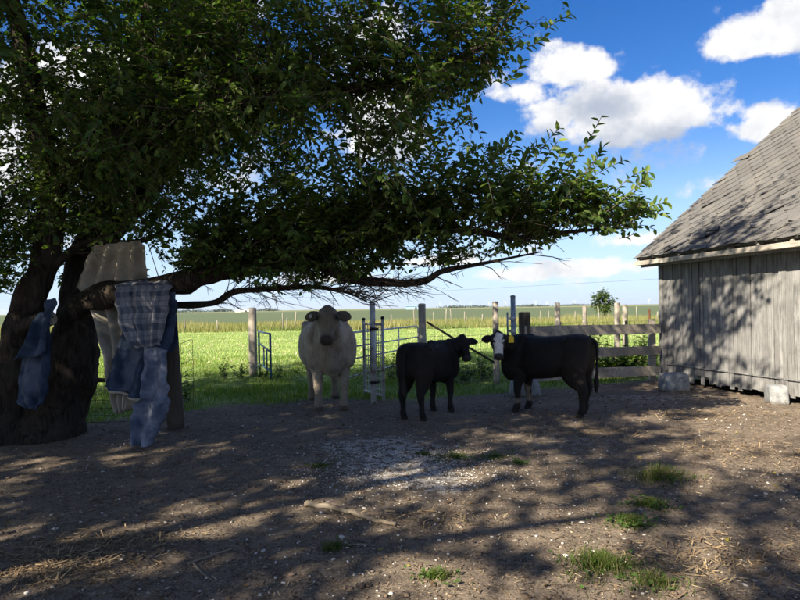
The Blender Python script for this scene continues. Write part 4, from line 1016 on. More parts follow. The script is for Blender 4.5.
def clothe(pl, i0, i1, n_, L, up_, out, spread, sprays, size=0.085, tone=0.0):
    """secondary branches from a limb, each carrying sprays"""
    for _ in range(n_):
        i = int(r.integers(i0, i1)); p = np.array(pl[i]); q_ = np.array(pl[min(i + 1, len(pl) - 1)]); p = p + (q_ - p) * r.random()
        d = np.array(out, float) * r.uniform(.2, 1) + np.array([0, 0, 1]) * r.uniform(*up_) + r.normal(0, 1, 3) * np.array(spread); d /= np.linalg.norm(d)
        l = r.uniform(*L); e = p + d * l
        kept = 0
        for k in range(sprays):
            u = r.uniform(.15, 1.0); o_ = p + (e - p) * u
            dd = d * r.uniform(.3, 1) + r.normal(0, .55, 3)
            kept += try_spray(o_, dd, r.uniform(.28, .55), int(r.integers(9, 16)), size, tone + r.uniform(-.1, .25))
        while not ok(e) and l > .1: l *= .75; e = p + d * l
        if kept > 1 and ok(e) and ok(p + (e - p) * .5) and ok(p + (e - p) * .8): branchlets.append((p - np.array(TO), p + (e - p) * .5 + r.normal(0, .04, 3) - np.array(TO), e - np.array(TO), .007))
# lower bough reaching to the right
clothe(limbR, 24, NR - 1, 88, (.35, 1.0), (.1, .9), (.8, -.1, 0), (.4, .6, .3), 8, .105, .06)
clothe(limbR, 12, 46, 120, (.5, 1.35), (.3, 1), (.4, 0, 0), (.5, .7, .2), 8, .105, .0)
clothe(limbR, 34, 62, 42, (.6, 1.3), (.6, 1), (.6, -.2, 0), (.35, .5, .2), 8, .105, .12)
clothe(limbS, 2, len(limbS) - 1, 70, (.2, .55), (-.1, 1), (.6, 0, 0), (.4, .6, .3), 6, .08, .05)
# long leafy shoots standing out of the bough
def shoot(pts, n_l, size=.10, tone=.25):
    pl = bez(pts, 6); n_p = len(pl)
    for a, b in zip(pl[:-1:2], pl[2::2]): branchlets.append((np.array(a - TO), np.array((a + b) / 2 - TO), np.array(b - TO), .006))
    for k in range(n_l):
        u = (k + .6) / n_l; i = min(int(u * (n_p - 1)), n_p - 2); p = pl[i].lerp(pl[i + 1], u * (n_p - 1) - i); tg = np.array((pl[i + 1] - pl[i]).normalized())
        sd = np.cross(tg, [0, -1, .3]); sd /= np.linalg.norm(sd); d = tg * .7 + sd * (.8 if k % 2 else -.8) + r.normal(0, .3, 3)
        y = np.clip(r.normal(tone, .2), 0, 1)
        fol.b.append(np.array([p - TO])); fol.d.append(np.array([d])); fol.n.append(np.array([[0, -.4, 1.]]) + r.normal(0, .5, (1, 3))); fol.s.append(np.array([size * r.uniform(.7, 1.15)]))
        fol.c.append((np.array([[.048, .10, .022]]) * (1 - y) + np.array([[.18, .24, .045]]) * y))
DB = TY - 1.15
for k, (pts, n_l) in enumerate(((((520, 215), (555, 182), (583, 150), (602, 116)), 26), (((535, 212), (570, 192), (600, 172), (625, 160)), 24), (((565, 222), (605, 200), (632, 176), (650, 172)), 24), (((600, 226), (635, 214), (652, 206), (667, 202)), 20),
                                (((470, 190), (490, 165), (505, 145), (520, 132)), 18), (((520, 190), (535, 160), (548, 140), (560, 128)), 18), (((430, 160), (440, 140), (448, 124), (462, 116)), 14), (((590, 222), (612, 214), (640, 186), (648, 178)), 16),
                                (((610, 228), (630, 222), (642, 212), (655, 212)), 12), (((500, 200), (518, 172), (530, 150)), 14), (((560, 205), (580, 180), (596, 160), (604, 146)), 16), (((545, 30), (556, 22), (572, 14)), 10), (((520, 50), (535, 44), (545, 36)), 10), (((500, 84), (512, 78), (524, 60)), 10))):
    d0 = DB - .6 if pts[0][1] < 100 else DB + .12 * math.sin(k * 2.3)
    for m_ in range(1 if pts[0][1] < 100 else 4):
        jx, jy, sc_ = (0, 0, 1) if m_ == 0 else (r.uniform(-26, 14), r.uniform(-4, 12), r.uniform(.55, .95))
        x0, y0 = pts[0]; dz = r.uniform(-.35, .35) if m_ else 0
        q_ = [(x0 + (x - x0) * sc_ + jx + (r.uniform(-4, 4) if m_ else 0), y0 + (y - y0) * sc_ + jy + (r.uniform(-4, 4) if m_ else 0)) for x, y in pts]
        shoot([P(x, y, d0 + dz + .05 * j * math.cos(k)) for j, (x, y) in enumerate(q_)], int(n_l * (.5 + .5 * sc_)), tone=.3 if k % 3 else .5)
# upper boughs
clothe(limbU, 4, len(limbU) - 1, 210, (.5, 1.3), (-.5, 1), (.3, -.1, 0), (.6, .8, .5), 8, .085, .0)
clothe(limbV, 0, len(limbV) - 1, 60, (.5, 1.3), (-.3, .6), (.2, 0, 0), (.8, .8, .4), 8)
for pl in (stemM, stemL, stemC): clothe(pl, 10, len(pl) - 1, 120, (.6, 1.6), (-.5, .6), (0, 0, 0), (1, 1, .3), 8)
clothe(limbW, 2, len(limbW) - 1, 25, (.2, .5), (-.3, 1), (.3, -.2, 0), (.5, .5, .4), 5, .075)
# the spreading crown above: clumps of sprays through a flattened dome, denser at its skin
def dome(n_, c, rad, size, L, nl, lo=.35, tone=0.0, zmin=2.4):
    k = 0; clump = None
    while k < n_:
        if clump is None or r.random() < .035:
            d = r.normal(0, 1, 3); d /= np.linalg.norm(d); clump = np.array(c) + d * np.array(rad) * r.uniform(lo, 1.0)
        o_ = clump + r.normal(0, .38, 3)
        if o_[2] < zmin: k += .2; continue
        dd = (o_ - np.array(c)) / np.array(rad) + r.normal(0, .5, 3)
        k += max(try_spray(o_, dd, r.uniform(*L), int(r.integers(*nl)), size, tone + r.uniform(-.1, .2)), .15)
dome(2200, (-3.4, 7.0, 4.6), (4.6, 4.2, 2.2), .09, (.35, .65), (9, 15), zmin=2.5)
dome(1700, (-4.8, 6.6, 6.6), (5.8, 5.4, 3.2), .15, (.5, .9), (9, 15), .4, .05, 4.2)
dome(520, (0.5, 5.9, 6.7), (3.2, 2.8, 1.2), .14, (.5, .9), (9, 15), .2, .05, 4.6)
dome(420, tuple(P(8, 190, 7.6)), (1.0, .9, 1.5), .10, (.35, .6), (9, 15), .1, 0, 2.3)
dome(150, tuple(P(14, 262, 7.8)), (.7, .6, .5), .09, (.3, .5), (9, 15), .1, 0, 2.0)
fol.build(tree)
tag(tri_tubes('branchlets', branchlets, M['twig'], tree), kind='stuff')
# hidden-from-view structure that carries the upper dome
for k, (dx_, dy_, dz_) in enumerate(((3.2, -1.6, 3.4), (-3.6, -1.2, 3.2), (-2.6, 3.2, 3.0), (2.0, 3.0, 3.6), (0.4, -3.6, 3.0))):
    s0 = stemM[18 + 4 * k] if 18 + 4 * k < len(stemM) else stemM[-6]
    limb('limb', [s0, s0 + Vector((dx_ * .4, dy_ * .4, dz_ * .35)), s0 + Vector((dx_, dy_, dz_ * .75))], [.09, .07, .02])

# the neighbouring tree behind the camera that throws the dapple over the near yard
def simple_tree(name, base, H, crown_c, crown_r, n_sp, label, size, L, nl, seed, trunk_r, clump_s=.45, gaps=.06, group=None):
    ob = empty(name, base); f2 = Foliage(seed); rr = f2.r; b = np.array(base)
    mb = MB(); top = Vector(crown_c); mb.tube([p for p in bez([Vector((0, 0, -.1)), Vector((.1, .05, H * .25)), top * .7, top], 5)], [trunk_r * (1.15 - .9 * k / 15) for k in range(16)], 10, True, .2, seed); mb.build('trunk', M['bark'], ob)
    for k in range(7):
        a = 2 * math.pi * k / 7 + seed; e = top + Vector((math.cos(a) * crown_r[0] * .7, math.sin(a) * crown_r[1] * .7, rr.uniform(-.2, .4) * crown_r[2])); s0 = top * rr.uniform(.5, .85)
        m2 = MB(); m2.tube(bez([s0, s0.lerp(e, .5) + Vector((0, 0, .1 * H * .2)), e], 4), [trunk_r * .45 * (1 - .1 * j) for j in range(9)], 7); m2.build('limb', M['bark'], ob)
    clump = None
    for k in range(n_sp):
        if clump is None or rr.random() < gaps:
            d = rr.normal(0, 1, 3); d /= np.linalg.norm(d); clump = np.array(crown_c) + d * np.array(crown_r) * rr.uniform(.3, 1)
        o_ = clump + rr.normal(0, clump_s, 3)
        f2.spray(o_, (o_ - np.array(crown_c)) / np.array(crown_r) + rr.normal(0, .5, 3), rr.uniform(*L), int(rr.integers(*nl)), size, .08 + rr.uniform(-.1, .2))
    f2.build(ob); tag(ob, label, 'tree', group); return ob
simple_tree('shade_tree', (-8.6, -3.0, 0), 11.5, (0, 0, 8.1), (6.0, 5.0, 3.7), 2000, 'second tree behind the viewer that dapples the near yard', .21, (.6, 1.0), (9, 14), 5, .34, .52, .012)
simple_tree('shade_tree', (-12.2, 1.0, 0), 12, (0, 0, 8.3), (4.6, 4.6, 4.3), 1700, 'added unseen third tree left of the yard, outside the picture, shading the leaning trunk', .21, (.6, 1.0), (9, 14), 15, .3, .5, .03)  # put in out of view to darken the left side of the crown
simple_tree('young_tree', (P(604, 310, 62).x, 62, 0), 3.4, (0, 0, 1.9), (1.0, 1.0, 1.15), 420, 'small round young tree alone at the edge of the far field', .17, (.25, .45), (8, 12), 8, .07, .16, .1)

# ------------------------------------------------------------------ rags hung on the limbs
def cloth(name, rows, mtl, parent=None, nu=26, fold=0.03, nf=3.0, seed=0, nv=10, thick=0.006):
    """rows: list of ((pxL,pyL),(pxR,pyR),depth) from the top edge down; folds run down the cloth"""
    L3 = bez([P(*a, d) for a, b, d in rows], nv); R3 = bez([P(*b, d) for a, b, d in rows], nv)
    for j in range(1, len(L3)):
        L3[j] = L3[j] + Vector((.035 * mnoise.noise(Vector((j * .2, seed, 1))), 0, 0)); R3[j] = R3[j] + Vector((.035 * mnoise.noise(Vector((j * .2, seed, 7))), 0, 0))
    n_r = len(L3); V = []; UV = []
    for j in range(n_r):
        v_ = j / (n_r - 1); amp = fold * (0.35 + 0.65 * min(1, v_ * 2))
        for i in range(nu + 1):
            u = i / nu; p = L3[j].lerp(R3[j], u)
            ph = u * nf * 2 * math.pi + seed
            off = math.sin(ph + .6 * math.sin(v_ * 4 + seed)) * amp + amp * .9 * mnoise.noise(Vector((u * 4 + seed, v_ * 3.0, seed))) + amp * .35 * mnoise.noise(Vector((u * 11, v_ * 9 + seed, 2)))
            p = p + Vector((0.25 * off, off, 0.35 * amp * mnoise.noise(Vector((u * 6 + seed, v_ * 2, 5)))))
            V.append(p); UV.append((u, v_))
    Fs = [(j * (nu + 1) + i, j * (nu + 1) + i + 1, (j + 1) * (nu + 1) + i + 1, (j + 1) * (nu + 1) + i) for j in range(n_r - 1) for i in range(nu)]
    O_ = V[len(V) // 2].copy() if parent is None else parent.location.copy()
    me = bpy.data.meshes.new(name); me.from_pydata([tuple(p - O_) for p in V], [], Fs); me.update()
    uv = me.uv_layers.new(name='UVMap')
    for lp_ in me.loops: uv.data[lp_.index].uv = UV[lp_.vertex_index]
    for p in me.polygons: p.use_smooth = True
    me.materials.append(M[mtl]); ob = link(bpy.data.objects.new(name, me), parent)
    if parent is None: ob.location = O_
    sf = ob.modifiers.new('thickness', 'SOLIDIFY'); sf.thickness = thick; sf.offset = 0
    return ob
D0 = TY - .62
tag(cloth('canvas_cloth', [((92, 246), (141, 240), TY - .21), ((88, 254), (144, 250), TY - .19), ((78, 275), (146, 270), TY - .10), ((74, 292), (146, 288), TY - .08), ((88, 315), (146, 312), TY - .14), ((100, 350), (143, 345), D0 + .24), ((108, 385), (140, 380), D0 + .2), ((117, 413), (130, 410), D0 + .18)], 'canvas', fold=.065, nf=4.2, seed=1, nu=40),
    'beige canvas cloth draped from the upper branch, hanging behind the plaid one', 'cloth', 'cloths hung on the tree')
tag(cloth('plaid_blanket', [((140, 280), (160, 276), TY - .25), ((119, 284), (170, 281), TY - .52), ((116, 292), (169, 290), TY - .62), ((118, 308), (166, 306), TY - .66), ((123, 328), (163, 325), TY - .68), ((133, 345), (159, 341), TY - .68), ((141, 349), (157, 346), TY - .68)], 'plaid', fold=.042, nf=2.6, seed=4),
    'grey and navy plaid blanket folded over the low limb', 'blanket', 'cloths hung on the tree')
dn = empty('denim_cloth', P(140, 340, D0)); tag(dn, 'blue denim garment hanging under the plaid blanket with one twisted leg coloured as sunlit', 'garment', 'cloths hung on the tree')
cloth('body', [((128, 292), (176, 292), D0 + .03), ((124, 310), (176, 310), D0 + .05), ((118, 340), (174, 338), D0 + .05), ((110, 365), (160, 362), D0 + .02), ((104, 383), (152, 398), D0), ((103, 387), (150, 402), D0)], 'denim', dn, fold=.045, nf=2.2, seed=2)
cloth('trailing_leg', [((146, 345), (168, 350), D0 - .03), ((144, 372), (168, 372), D0 - .05), ((142, 395), (168, 392), D0 - .06), ((134, 408), (167, 405), D0 - .08), ((132, 425), (163, 420), D0 - .08), ((133, 442), (153, 440), D0 - .08), ((137, 458), (144, 455), D0 - .07)], 'pale', dn, fold=.05, nf=1.25, seed=5)
cloth('side_panel', [((160, 300), (177, 300), D0 + .12), ((160, 325), (177, 322), D0 + .12), ((160, 345), (177, 342), D0 + .12), ((162, 358), (174, 350), D0 + .12)], 'denim', dn, fold=.02, nf=1.2, seed=8, nu=12)
cloth('hem', [((103, 386), (150, 401), D0 - .012), ((103, 389), (150, 405), D0 - .012)], 'canvas', dn, fold=.035, nf=2.2, seed=2, nv=2)
lc = empty('blue_cloth', P(40, 350, TY - .75)); tag(lc, 'dark blue cloth hanging from the sawn branch stub, left of the trunk', 'cloth', 'cloths hung on the tree')
cloth('flap', [((40, 312), (52, 312), TY - .72), ((30, 326), (48, 330), TY - .80), ((22, 345), (46, 350), TY - .82), ((14, 360), (40, 356), TY - .82)], 'denim', lc, fold=.03, nf=1.6, seed=3, nu=16)
cloth('drape', [((36, 322), (50, 318), TY - .68), ((24, 350), (50, 345), TY - .70), ((17, 385), (50, 372), TY - .70), ((18, 402), (46, 398), TY - .70), ((26, 408), (38, 410), TY - .70)], 'denim', lc, fold=.04, nf=2.0, seed=6, nu=18)
cloth('knot', [((46, 300), (56, 298), TY - .74), ((44, 308), (58, 306), TY - .76), ((42, 316), (54, 318), TY - .75)], 'denim', lc, fold=.02, nf=1.5, seed=9, nu=10, nv=5)

# ------------------------------------------------------------------ grass and weeds
def blades(name, x, y, z, h, w, col, bend=0.45, two=True, parent=None, mtl='grass'):
    n_ = len(x); a = rng.uniform(0, 2 * np.pi, n_); sdx = np.stack([np.cos(a), np.sin(a), np.zeros(n_)], 1); b = rng.uniform(0, 2 * np.pi, n_)
    ln = np.stack([np.cos(b), np.sin(b), np.zeros(n_)], 1) * (h * bend * rng.uniform(.1, 1, n_))[:, None]
    p = np.stack([x, y, z], 1); up_ = np.array([0, 0, 1.0]); hh = h[:, None]; ww = w[:, None]
    if two:
        V = np.stack([p - sdx * ww, p + sdx * ww, p + up_ * hh * .55 + ln * .35 + sdx * ww * .8, p + up_ * hh * .55 + ln * .35 - sdx * ww * .8, p + up_ * hh * .95 + ln + sdx * ww * .12, p + up_ * hh * .95 + ln - sdx * ww * .12], 1)
        k = np.arange(n_)[:, None] * 6; FA_ = np.concatenate([k + np.array([[0, 1, 2, 3]]), k + np.array([[3, 2, 4, 5]])]); m_ = 6
    else:
        V = np.stack([p - sdx * ww, p + sdx * ww, p + up_ * hh + ln], 1); FA_ = np.arange(n_)[:, None] * 3 + np.array([[0, 1, 2]]); m_ = 3
    return arr_mesh(name, V.reshape(-1, 3), FA_, M[mtl], parent, np.repeat(col, m_, axis=0))

def grass_col(n_, dry=.15):
    y_ = np.clip(rng.normal(.4, .25, n_), 0, 1)[:, None]; c = np.array([.055, .105, .016]) * (1 - y_) + np.array([.16, .20, .035]) * y_
    d = (rng.random(n_) < dry)[:, None]; return np.where(d, np.array([.26, .22, .10]), c) * rng.uniform(.75, 1.2, (n_, 1))
# near grass behind the yard
n_ = 190000; y_ = 8.3 + 12.5 * rng.random(n_) ** 1.15; x_ = rng.uniform(-.78, .78, n_) * (y_ + 1)
g = grass_at(x_, y_); patch = np.array([mnoise.noise(Vector((a * .9, b * .9, 2))) for a, b in zip(x_, y_)])
keep = (rng.random(n_) < g * np.clip(.75 + patch, .25, 1)) & ~((x_ > 5.1 + (12.4 - y_) * .22) & (y_ < 14))
x_, y_, patch = x_[keep], y_[keep], patch[keep]
tall = np.clip(1.0 - np.abs(y_ - edge_y(x_) - 1.7) / 1.8, 0, 1)
h_ = rng.uniform(.03, .085, len(x_)) * (1 + .9 * np.clip(patch, 0, 1)) * (1 + .5 * tall)
tag(blades('grass', x_, y_, ground_zv(x_, y_) - .01, h_, rng.uniform(.003, .0065, len(x_)), grass_col(len(x_)) * np.array([1.15, 1.35, 1.2])), 'short green grass growing along the edge of the bare yard', 'grass', kind='stuff')
# meadow
n_ = 120000; y_ = 18 + 29 * rng.random(n_) ** 1.2; x_ = rng.uniform(-.75, .75, n_) * (y_ + 1); h_ = rng.uniform(.03, .09, n_)
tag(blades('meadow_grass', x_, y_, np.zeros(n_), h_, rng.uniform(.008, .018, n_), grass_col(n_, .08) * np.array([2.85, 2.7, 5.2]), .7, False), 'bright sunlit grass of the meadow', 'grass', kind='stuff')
# rough strip along the far fence
n_ = 60000; y_ = rng.uniform(45, 64, n_); x_ = rng.uniform(-.75, .75, n_) * y_; pt = np.array([mnoise.noise(Vector((a * .25, b * .25, 7))) for a, b in zip(x_, y_)])
h_ = rng.uniform(.25, .6, n_) * (1 + .9 * np.clip(pt, -.4, 1)); yy = np.clip(.55 + pt + rng.normal(0, .2, n_), 0, 1)[:, None]
tag(blades('rough_grass', x_, y_, np.zeros(n_), h_, rng.uniform(.015, .035, n_), np.array([.10, .16, .04]) * (1 - yy) + np.array([.30, .28, .13]) * yy, .4, False), 'tall yellowing rough grass along the far fence', 'grass', kind='stuff')

def weed_bush(name, loc, H, W_, n_l, label, size=.06, seed=0, tone=0.0, cat='weed', group=None, ratio=.6):
    ob = empty(name, loc); rr = np.random.default_rng(seed + 100); tag(ob, label, cat, group)
    sts = []; B_, Dn, Nn, Sz = [], [], [], []
    ns = max(4, int(n_l / 16))
    for k in range(ns):
        a = rr.uniform(0, 2 * np.pi); d = np.array([np.cos(a), np.sin(a), 0]) * W_ * rr.uniform(.1, 1); hh = H * rr.uniform(.5, 1) * (1 - .3 * np.linalg.norm(d) / W_)
        p0 = d * .3; p2 = d + np.array([0, 0, hh]); p1 = (p0 + p2) / 2 + np.array([0, 0, hh * .12]); sts.append((p0, p1, p2, .004))
        nl = max(3, int(n_l / ns)); u = rr.uniform(.1, 1, nl); B_.append(p0 + (p2 - p0) * u[:, None] + np.array([0, 0, 1]) * (u * (1 - u) * hh * .3)[:, None])
        aa = rr.uniform(0, 2 * np.pi, nl); Dn.append(np.stack([np.cos(aa), np.sin(aa), rr.uniform(-.2, .7, nl)], 1)); Nn.append(np.array([0, 0, 1.]) + rr.normal(0, .4, (nl, 3))); Sz.append(size * rr.uniform(.6, 1.3, nl) * (1.15 - .5 * u))
    n3 = sum(len(b_) for b_ in B_); y_ = np.clip(rr.normal(.3 + tone, .25, n3), 0, 1)[:, None]
    tag(leaf_mesh('leaves', np.concatenate(B_), np.concatenate(Dn), np.concatenate(Nn), np.concatenate(Sz), np.array([.04, .085, .02]) * (1 - y_) + np.array([.13, .19, .04]) * y_, M['weed'], ob, ratio), kind='stuff')
    tag(tri_tubes('stems', sts, M['twig'], ob), kind='stuff'); return ob
def wb(px, D, H, W_, n_l, label, **kw): p = P(px, 400, D); return weed_bush('weed_plant', (p.x, D, 0), H, W_, n_l, label, group='weeds along the fences', **kw)
wb(225, 13.9, .62, .26, 150, 'upright leafy weed alone in the grass left of the round post', seed=1)
wb(243, 14.0, .50, .35, 170, 'broad low weed at the left foot of the round wooden post', seed=2)
wb(262, 14.1, .42, .36, 200, 'bushy weed between the round post and the blue gate', seed=3)
wb(279, 13.7, .40, .22, 110, 'small weed just right of the blue gate', seed=4)
wb(186, 10.4, .62, .30, 160, 'shaded weed behind the rusty wire panel', seed=5)
wb(392, 13.2, .75, .30, 170, 'tall weed between the mesh gate and the black calf', seed=6)
wb(375, 13.6, .6, .3, 150, 'weed showing through the mesh of the narrow gate', seed=16)
wb(440, 13.0, .95, .35, 210, 'tall thin weed growing behind the brace pole post', seed=7)
wb(484, 12.9, .55, .5, 260, 'spreading weed at the foot of the wire fence by the white-faced calf', seed=8, size=.08)
wb(463, 12.6, .45, .45, 240, 'low weed under the diagonal brace', seed=9, size=.08)
wb(577, 14.2, 1.35, .34, 240, 'leafy vine climbing above the top rail', seed=10, size=.10, tone=.15, ratio=.8)
wb(604, 13.3, .85, .55, 260, 'big leaved weed behind the rail fence right of the calf rump', seed=11, size=.17, tone=.25, ratio=.8)
wb(632, 13.4, .75, .5, 240, 'big leaved weed behind the middle of the rail fence', seed=12, size=.17, tone=.2, ratio=.8)
wb(653, 13.7, .95, .4, 220, 'leafy weed against the barn corner behind the rails', seed=13, size=.12, tone=.1, ratio=.75)
wb(556, 14.6, 1.1, .5, 260, 'yellowish tall weed patch behind the rail fence left of the vine', seed=14, size=.09, tone=.4)
wb(640, 16.5, 1.2, .8, 300, 'tall sunlit weed thicket beyond the pale post pair', seed=15, size=.11, tone=.35)
wb(595, 17.5, 1.2, .9, 300, 'sunlit weed thicket around the thin wooden post', seed=17, size=.11, tone=.4)

def tuft(px, py, W_, H, n_, label, dry=.12, seed=0, broad=0):
    c0 = G(px, py); ob = empty('grass_tuft', (c0.x, c0.y, ground_z(c0.x, c0.y))); tag(ob, label, 'grass tuft', 'grass tufts in the bare yard')
    a = rng.uniform(0, 2 * np.pi, n_); W_ *= 1.3; rad = np.abs(rng.normal(0, .55, n_)) * (1 + .45 * np.sin(3 * a + seed * 2 + px) + .3 * np.sin(5 * a + py)); lx = np.cos(a) * rad * W_; ly = np.sin(a) * rad * W_ * .8
    h_ = rng.uniform(.4, 1, n_) * H * np.clip(1.25 - rad * .6, .35, 1.2)
    zz = ground_zv(lx + c0.x, ly + c0.y) - ob.location.z - .008
    tag(blades('blades', lx, ly, zz, h_, rng.uniform(.0018, .0035, n_), grass_col(n_, dry + .12) * np.array([.62, .68, .75]), .9, True, ob), kind='stuff')
    if broad:
        aa = rng.uniform(0, 2 * np.pi, broad); rr_ = np.abs(rng.normal(0, .55, broad)) * W_
        tag(leaf_mesh('leaves', np.stack([np.cos(aa) * rr_, np.sin(aa) * rr_ * .8, rng.uniform(.01, H * .6, broad)], 1), np.stack([np.cos(aa + 1), np.sin(aa + 1), rng.uniform(-.2, .5, broad)], 1), np.array([[0, 0, 1.]]) + rng.normal(0, .35, (broad, 3)), rng.uniform(.02, .045, broad), np.tile(np.array([.06, .11, .025]), (broad, 1)) * rng.uniform(.6, 1.4, (broad, 1)), M['weed'], ob), kind='stuff')
tuft(603, 566, .24, .085, 1300, 'largest green grass tuft at the lower right of the yard', seed=1, broad=60)
tuft(655, 585, .20, .07, 500, 'thin dry edged grass tuft low in the right corner of the yard', .3, broad=40)
tuft(632, 524, .16, .07, 520, 'green weed tuft above the largest grass tuft', broad=160)
tuft(652, 506, .17, .075, 520, 'leafy weed tuft in the middle of the right hand weed group', broad=150)
tuft(660, 480, .27, .14, 800, 'tall straggly brownish weed tuft, farthest of the right hand weed group', .45, broad=90)
tuft(437, 578, .11, .06, 380, 'small green tuft at the bottom middle of the yard', broad=50)
tuft(334, 549, .08, .07, 260, 'small green tuft below the fallen branch', broad=15)
tuft(320, 467, .13, .05, 330, 'small tuft beside the pale gravel, left of it', broad=20)
tuft(455, 458, .30, .045, 520, 'low grass strip beyond the pale gravel', broad=60)
tuft(495, 458, .22, .04, 360, 'low grass patch at the right end of the grass strip', broad=60)
tuft(425, 455, .10, .05, 200, 'tiny grass tuft at the left end of the grass strip', broad=10)
tuft(520, 464, .07, .03, 120, 'bright little weed right of the grass strip', broad=60)

# ------------------------------------------------------------------ litter on the yard
def yard_points(n_, near_bias=1.5):
    y_ = 2.2 + 10.5 * rng.random(n_) ** near_bias; x_ = rng.uniform(-.72, .72, n_) * (y_ + .6)
    k = rng.random(n_) > grass_at(x_, y_); return x_[k], y_[k]
ico = bmesh.new(); bmesh.ops.create_icosphere(ico, subdivisions=1, radius=1); IV = np.array([v_.co[:] for v_ in ico.verts]); IF = np.array([[v_.index for v_ in f_.verts] for f_ in ico.faces]); ico.free()
def stones(name, x_, y_, size, col, label):
    n_ = len(x_); V = IV[None] * (1 + .22 * rng.normal(0, 1, (n_, len(IV), 1))) * (size[:, None, None] * np.stack([rng.uniform(.7, 1.3, n_), rng.uniform(.7, 1.3, n_), rng.uniform(.4, .75, n_)], 1)[:, None, :])
    V[:, :, 0] += x_[:, None]; V[:, :, 1] += y_[:, None]; V[:, :, 2] += (ground_zv(x_, y_) + size * .15)[:, None]
    FA_ = (IF[None] + (np.arange(n_) * len(IV))[:, None, None]).reshape(-1, 3)
    return tag(arr_mesh(name, V.reshape(-1, 3), FA_, M['stone'], None, np.repeat(col, len(IV), axis=0)), label, 'gravel', kind='stuff')
x_, y_ = yard_points(7500, 1.35); n_ = len(x_)
cl = np.array([mnoise.noise(Vector((a * 1.1, b * 1.1, 11))) for a, b in zip(x_, y_)]); k = rng.random(n_) < np.clip(.5 + cl * 1.1, .1, 1); x_, y_ = x_[k], y_[k]; n_ = len(x_)
wt = (rng.random(n_) < .62)[:, None]
stones('gravel', x_, y_, np.clip(rng.lognormal(-4.85, .38, n_), .004, .02), np.where(wt, np.array([.52, .49, .44]), np.array([.26, .22, .18])) * rng.uniform(.6, 1.15, (n_, 1)), 'small white and grey stones scattered over the yard')
x_, y_ = yard_points(9000, 1.25); n_ = len(x_)
stones('soil_clods', x_, y_, np.clip(rng.lognormal(-4.75, .45, n_), .004, .026), np.array([[.12, .088, .063]]) * rng.uniform(.5, 1.4, (n_, 1)), 'crumbled clods of dark soil over the yard')
# denser stone chips on the pale spill
n_ = 2600; x_ = gp.x + rng.normal(0, .55, n_); y_ = gp.y + rng.normal(0, .55, n_)
stones('gravel_spill', x_, y_, rng.uniform(.004, .010, n_), np.array([[.58, .56, .53]]) * rng.uniform(.4, 1.15, (n_, 1)), 'pale crushed stone spilled in the middle of the yard')
# chips, straw and bark crumbs
x_, y_ = yard_points(70000, 1.25); n_ = len(x_); a = rng.uniform(0, np.pi, n_); ln = rng.lognormal(-3.9, .5, n_); wd = rng.uniform(.002, .007, n_); dk = rng.random(n_)
dr = np.stack([np.cos(a), np.sin(a), rng.normal(0, .18, n_)], 1); sd = np.stack([-np.sin(a), np.cos(a), rng.normal(0, .3, n_)], 1); c0 = np.stack([x_, y_, ground_zv(x_, y_) + rng.uniform(.002, .010, n_)], 1)
V = np.stack([c0 - dr * (ln / 2)[:, None] - sd * wd[:, None] / 2, c0 + dr * (ln / 2)[:, None] - sd * wd[:, None] / 2, c0 + dr * (ln / 2)[:, None] * .8 + sd * wd[:, None] / 2, c0 - dr * (ln / 2)[:, None] * .9 + sd * wd[:, None] / 2], 1)
colr = np.where((dk < .55)[:, None], np.array([.05, .036, .026]), np.where((dk < .85)[:, None], np.array([.19, .14, .09]), np.array([.38, .30, .19]))) * rng.uniform(.6, 1.3, (n_, 1))
tag(arr_mesh('dirt_litter', V.reshape(-1, 3), np.arange(n_ * 4).reshape(-1, 4), M['litter'], None, np.repeat(colr, 4, axis=0)), 'bark crumbs and straw bits lying over the bare soil', 'litter', kind='stuff')
def straw(px, py, rx, ry, n_):
    c1 = G(px, py); x_ = c1.x + rng.normal(0, rx, n_); y_ = c1.y + rng.normal(0, ry, n_); a = rng.uniform(0, np.pi, n_); ln = rng.uniform(.02, .10, n_); wd = rng.uniform(.002, .004, n_)
    c0 = np.stack([x_, y_, ground_zv(x_, y_) + rng.uniform(.004, .028, n_)], 1); dr = np.stack([np.cos(a), np.sin(a), rng.normal(0, .22, n_)], 1); sd = np.stack([-np.sin(a), np.cos(a), rng.normal(0, .3, n_)], 1)
    V = np.stack([c0 - dr * (ln / 2)[:, None] - sd * wd[:, None], c0 + dr * (ln / 2)[:, None] - sd * wd[:, None], c0 + dr * (ln / 2)[:, None] + sd * wd[:, None], c0 - dr * (ln / 2)[:, None] + sd * wd[:, None]], 1)
    return V, np.repeat(np.where((rng.random(n_) < .5)[:, None], np.array([.16, .11, .065]), np.array([.30, .225, .13])) * rng.uniform(.5, 1.25, (n_, 1)), 4, axis=0)
sv = [straw(*a_) for a_ in ((70, 555, .35, .16, 600), (120, 540, .25, .12, 300), (40, 575, .3, .1, 400), (585, 432, .5, .25, 700), (690, 415, .6, .3, 800), (740, 450, .5, .35, 700), (620, 400, .7, .2, 500), (430, 520, .25, .1, 200), (720, 560, .35, .2, 500))]
V = np.concatenate([a_[0] for a_ in sv]).reshape(-1, 3); tag(arr_mesh('straw_litter', V, np.arange(len(V)).reshape(-1, 4), M['litter'], None, np.concatenate([a_[1] for a_ in sv])), 'trampled straw and stalks lying in loose patches on the yard', 'straw', kind='stuff')
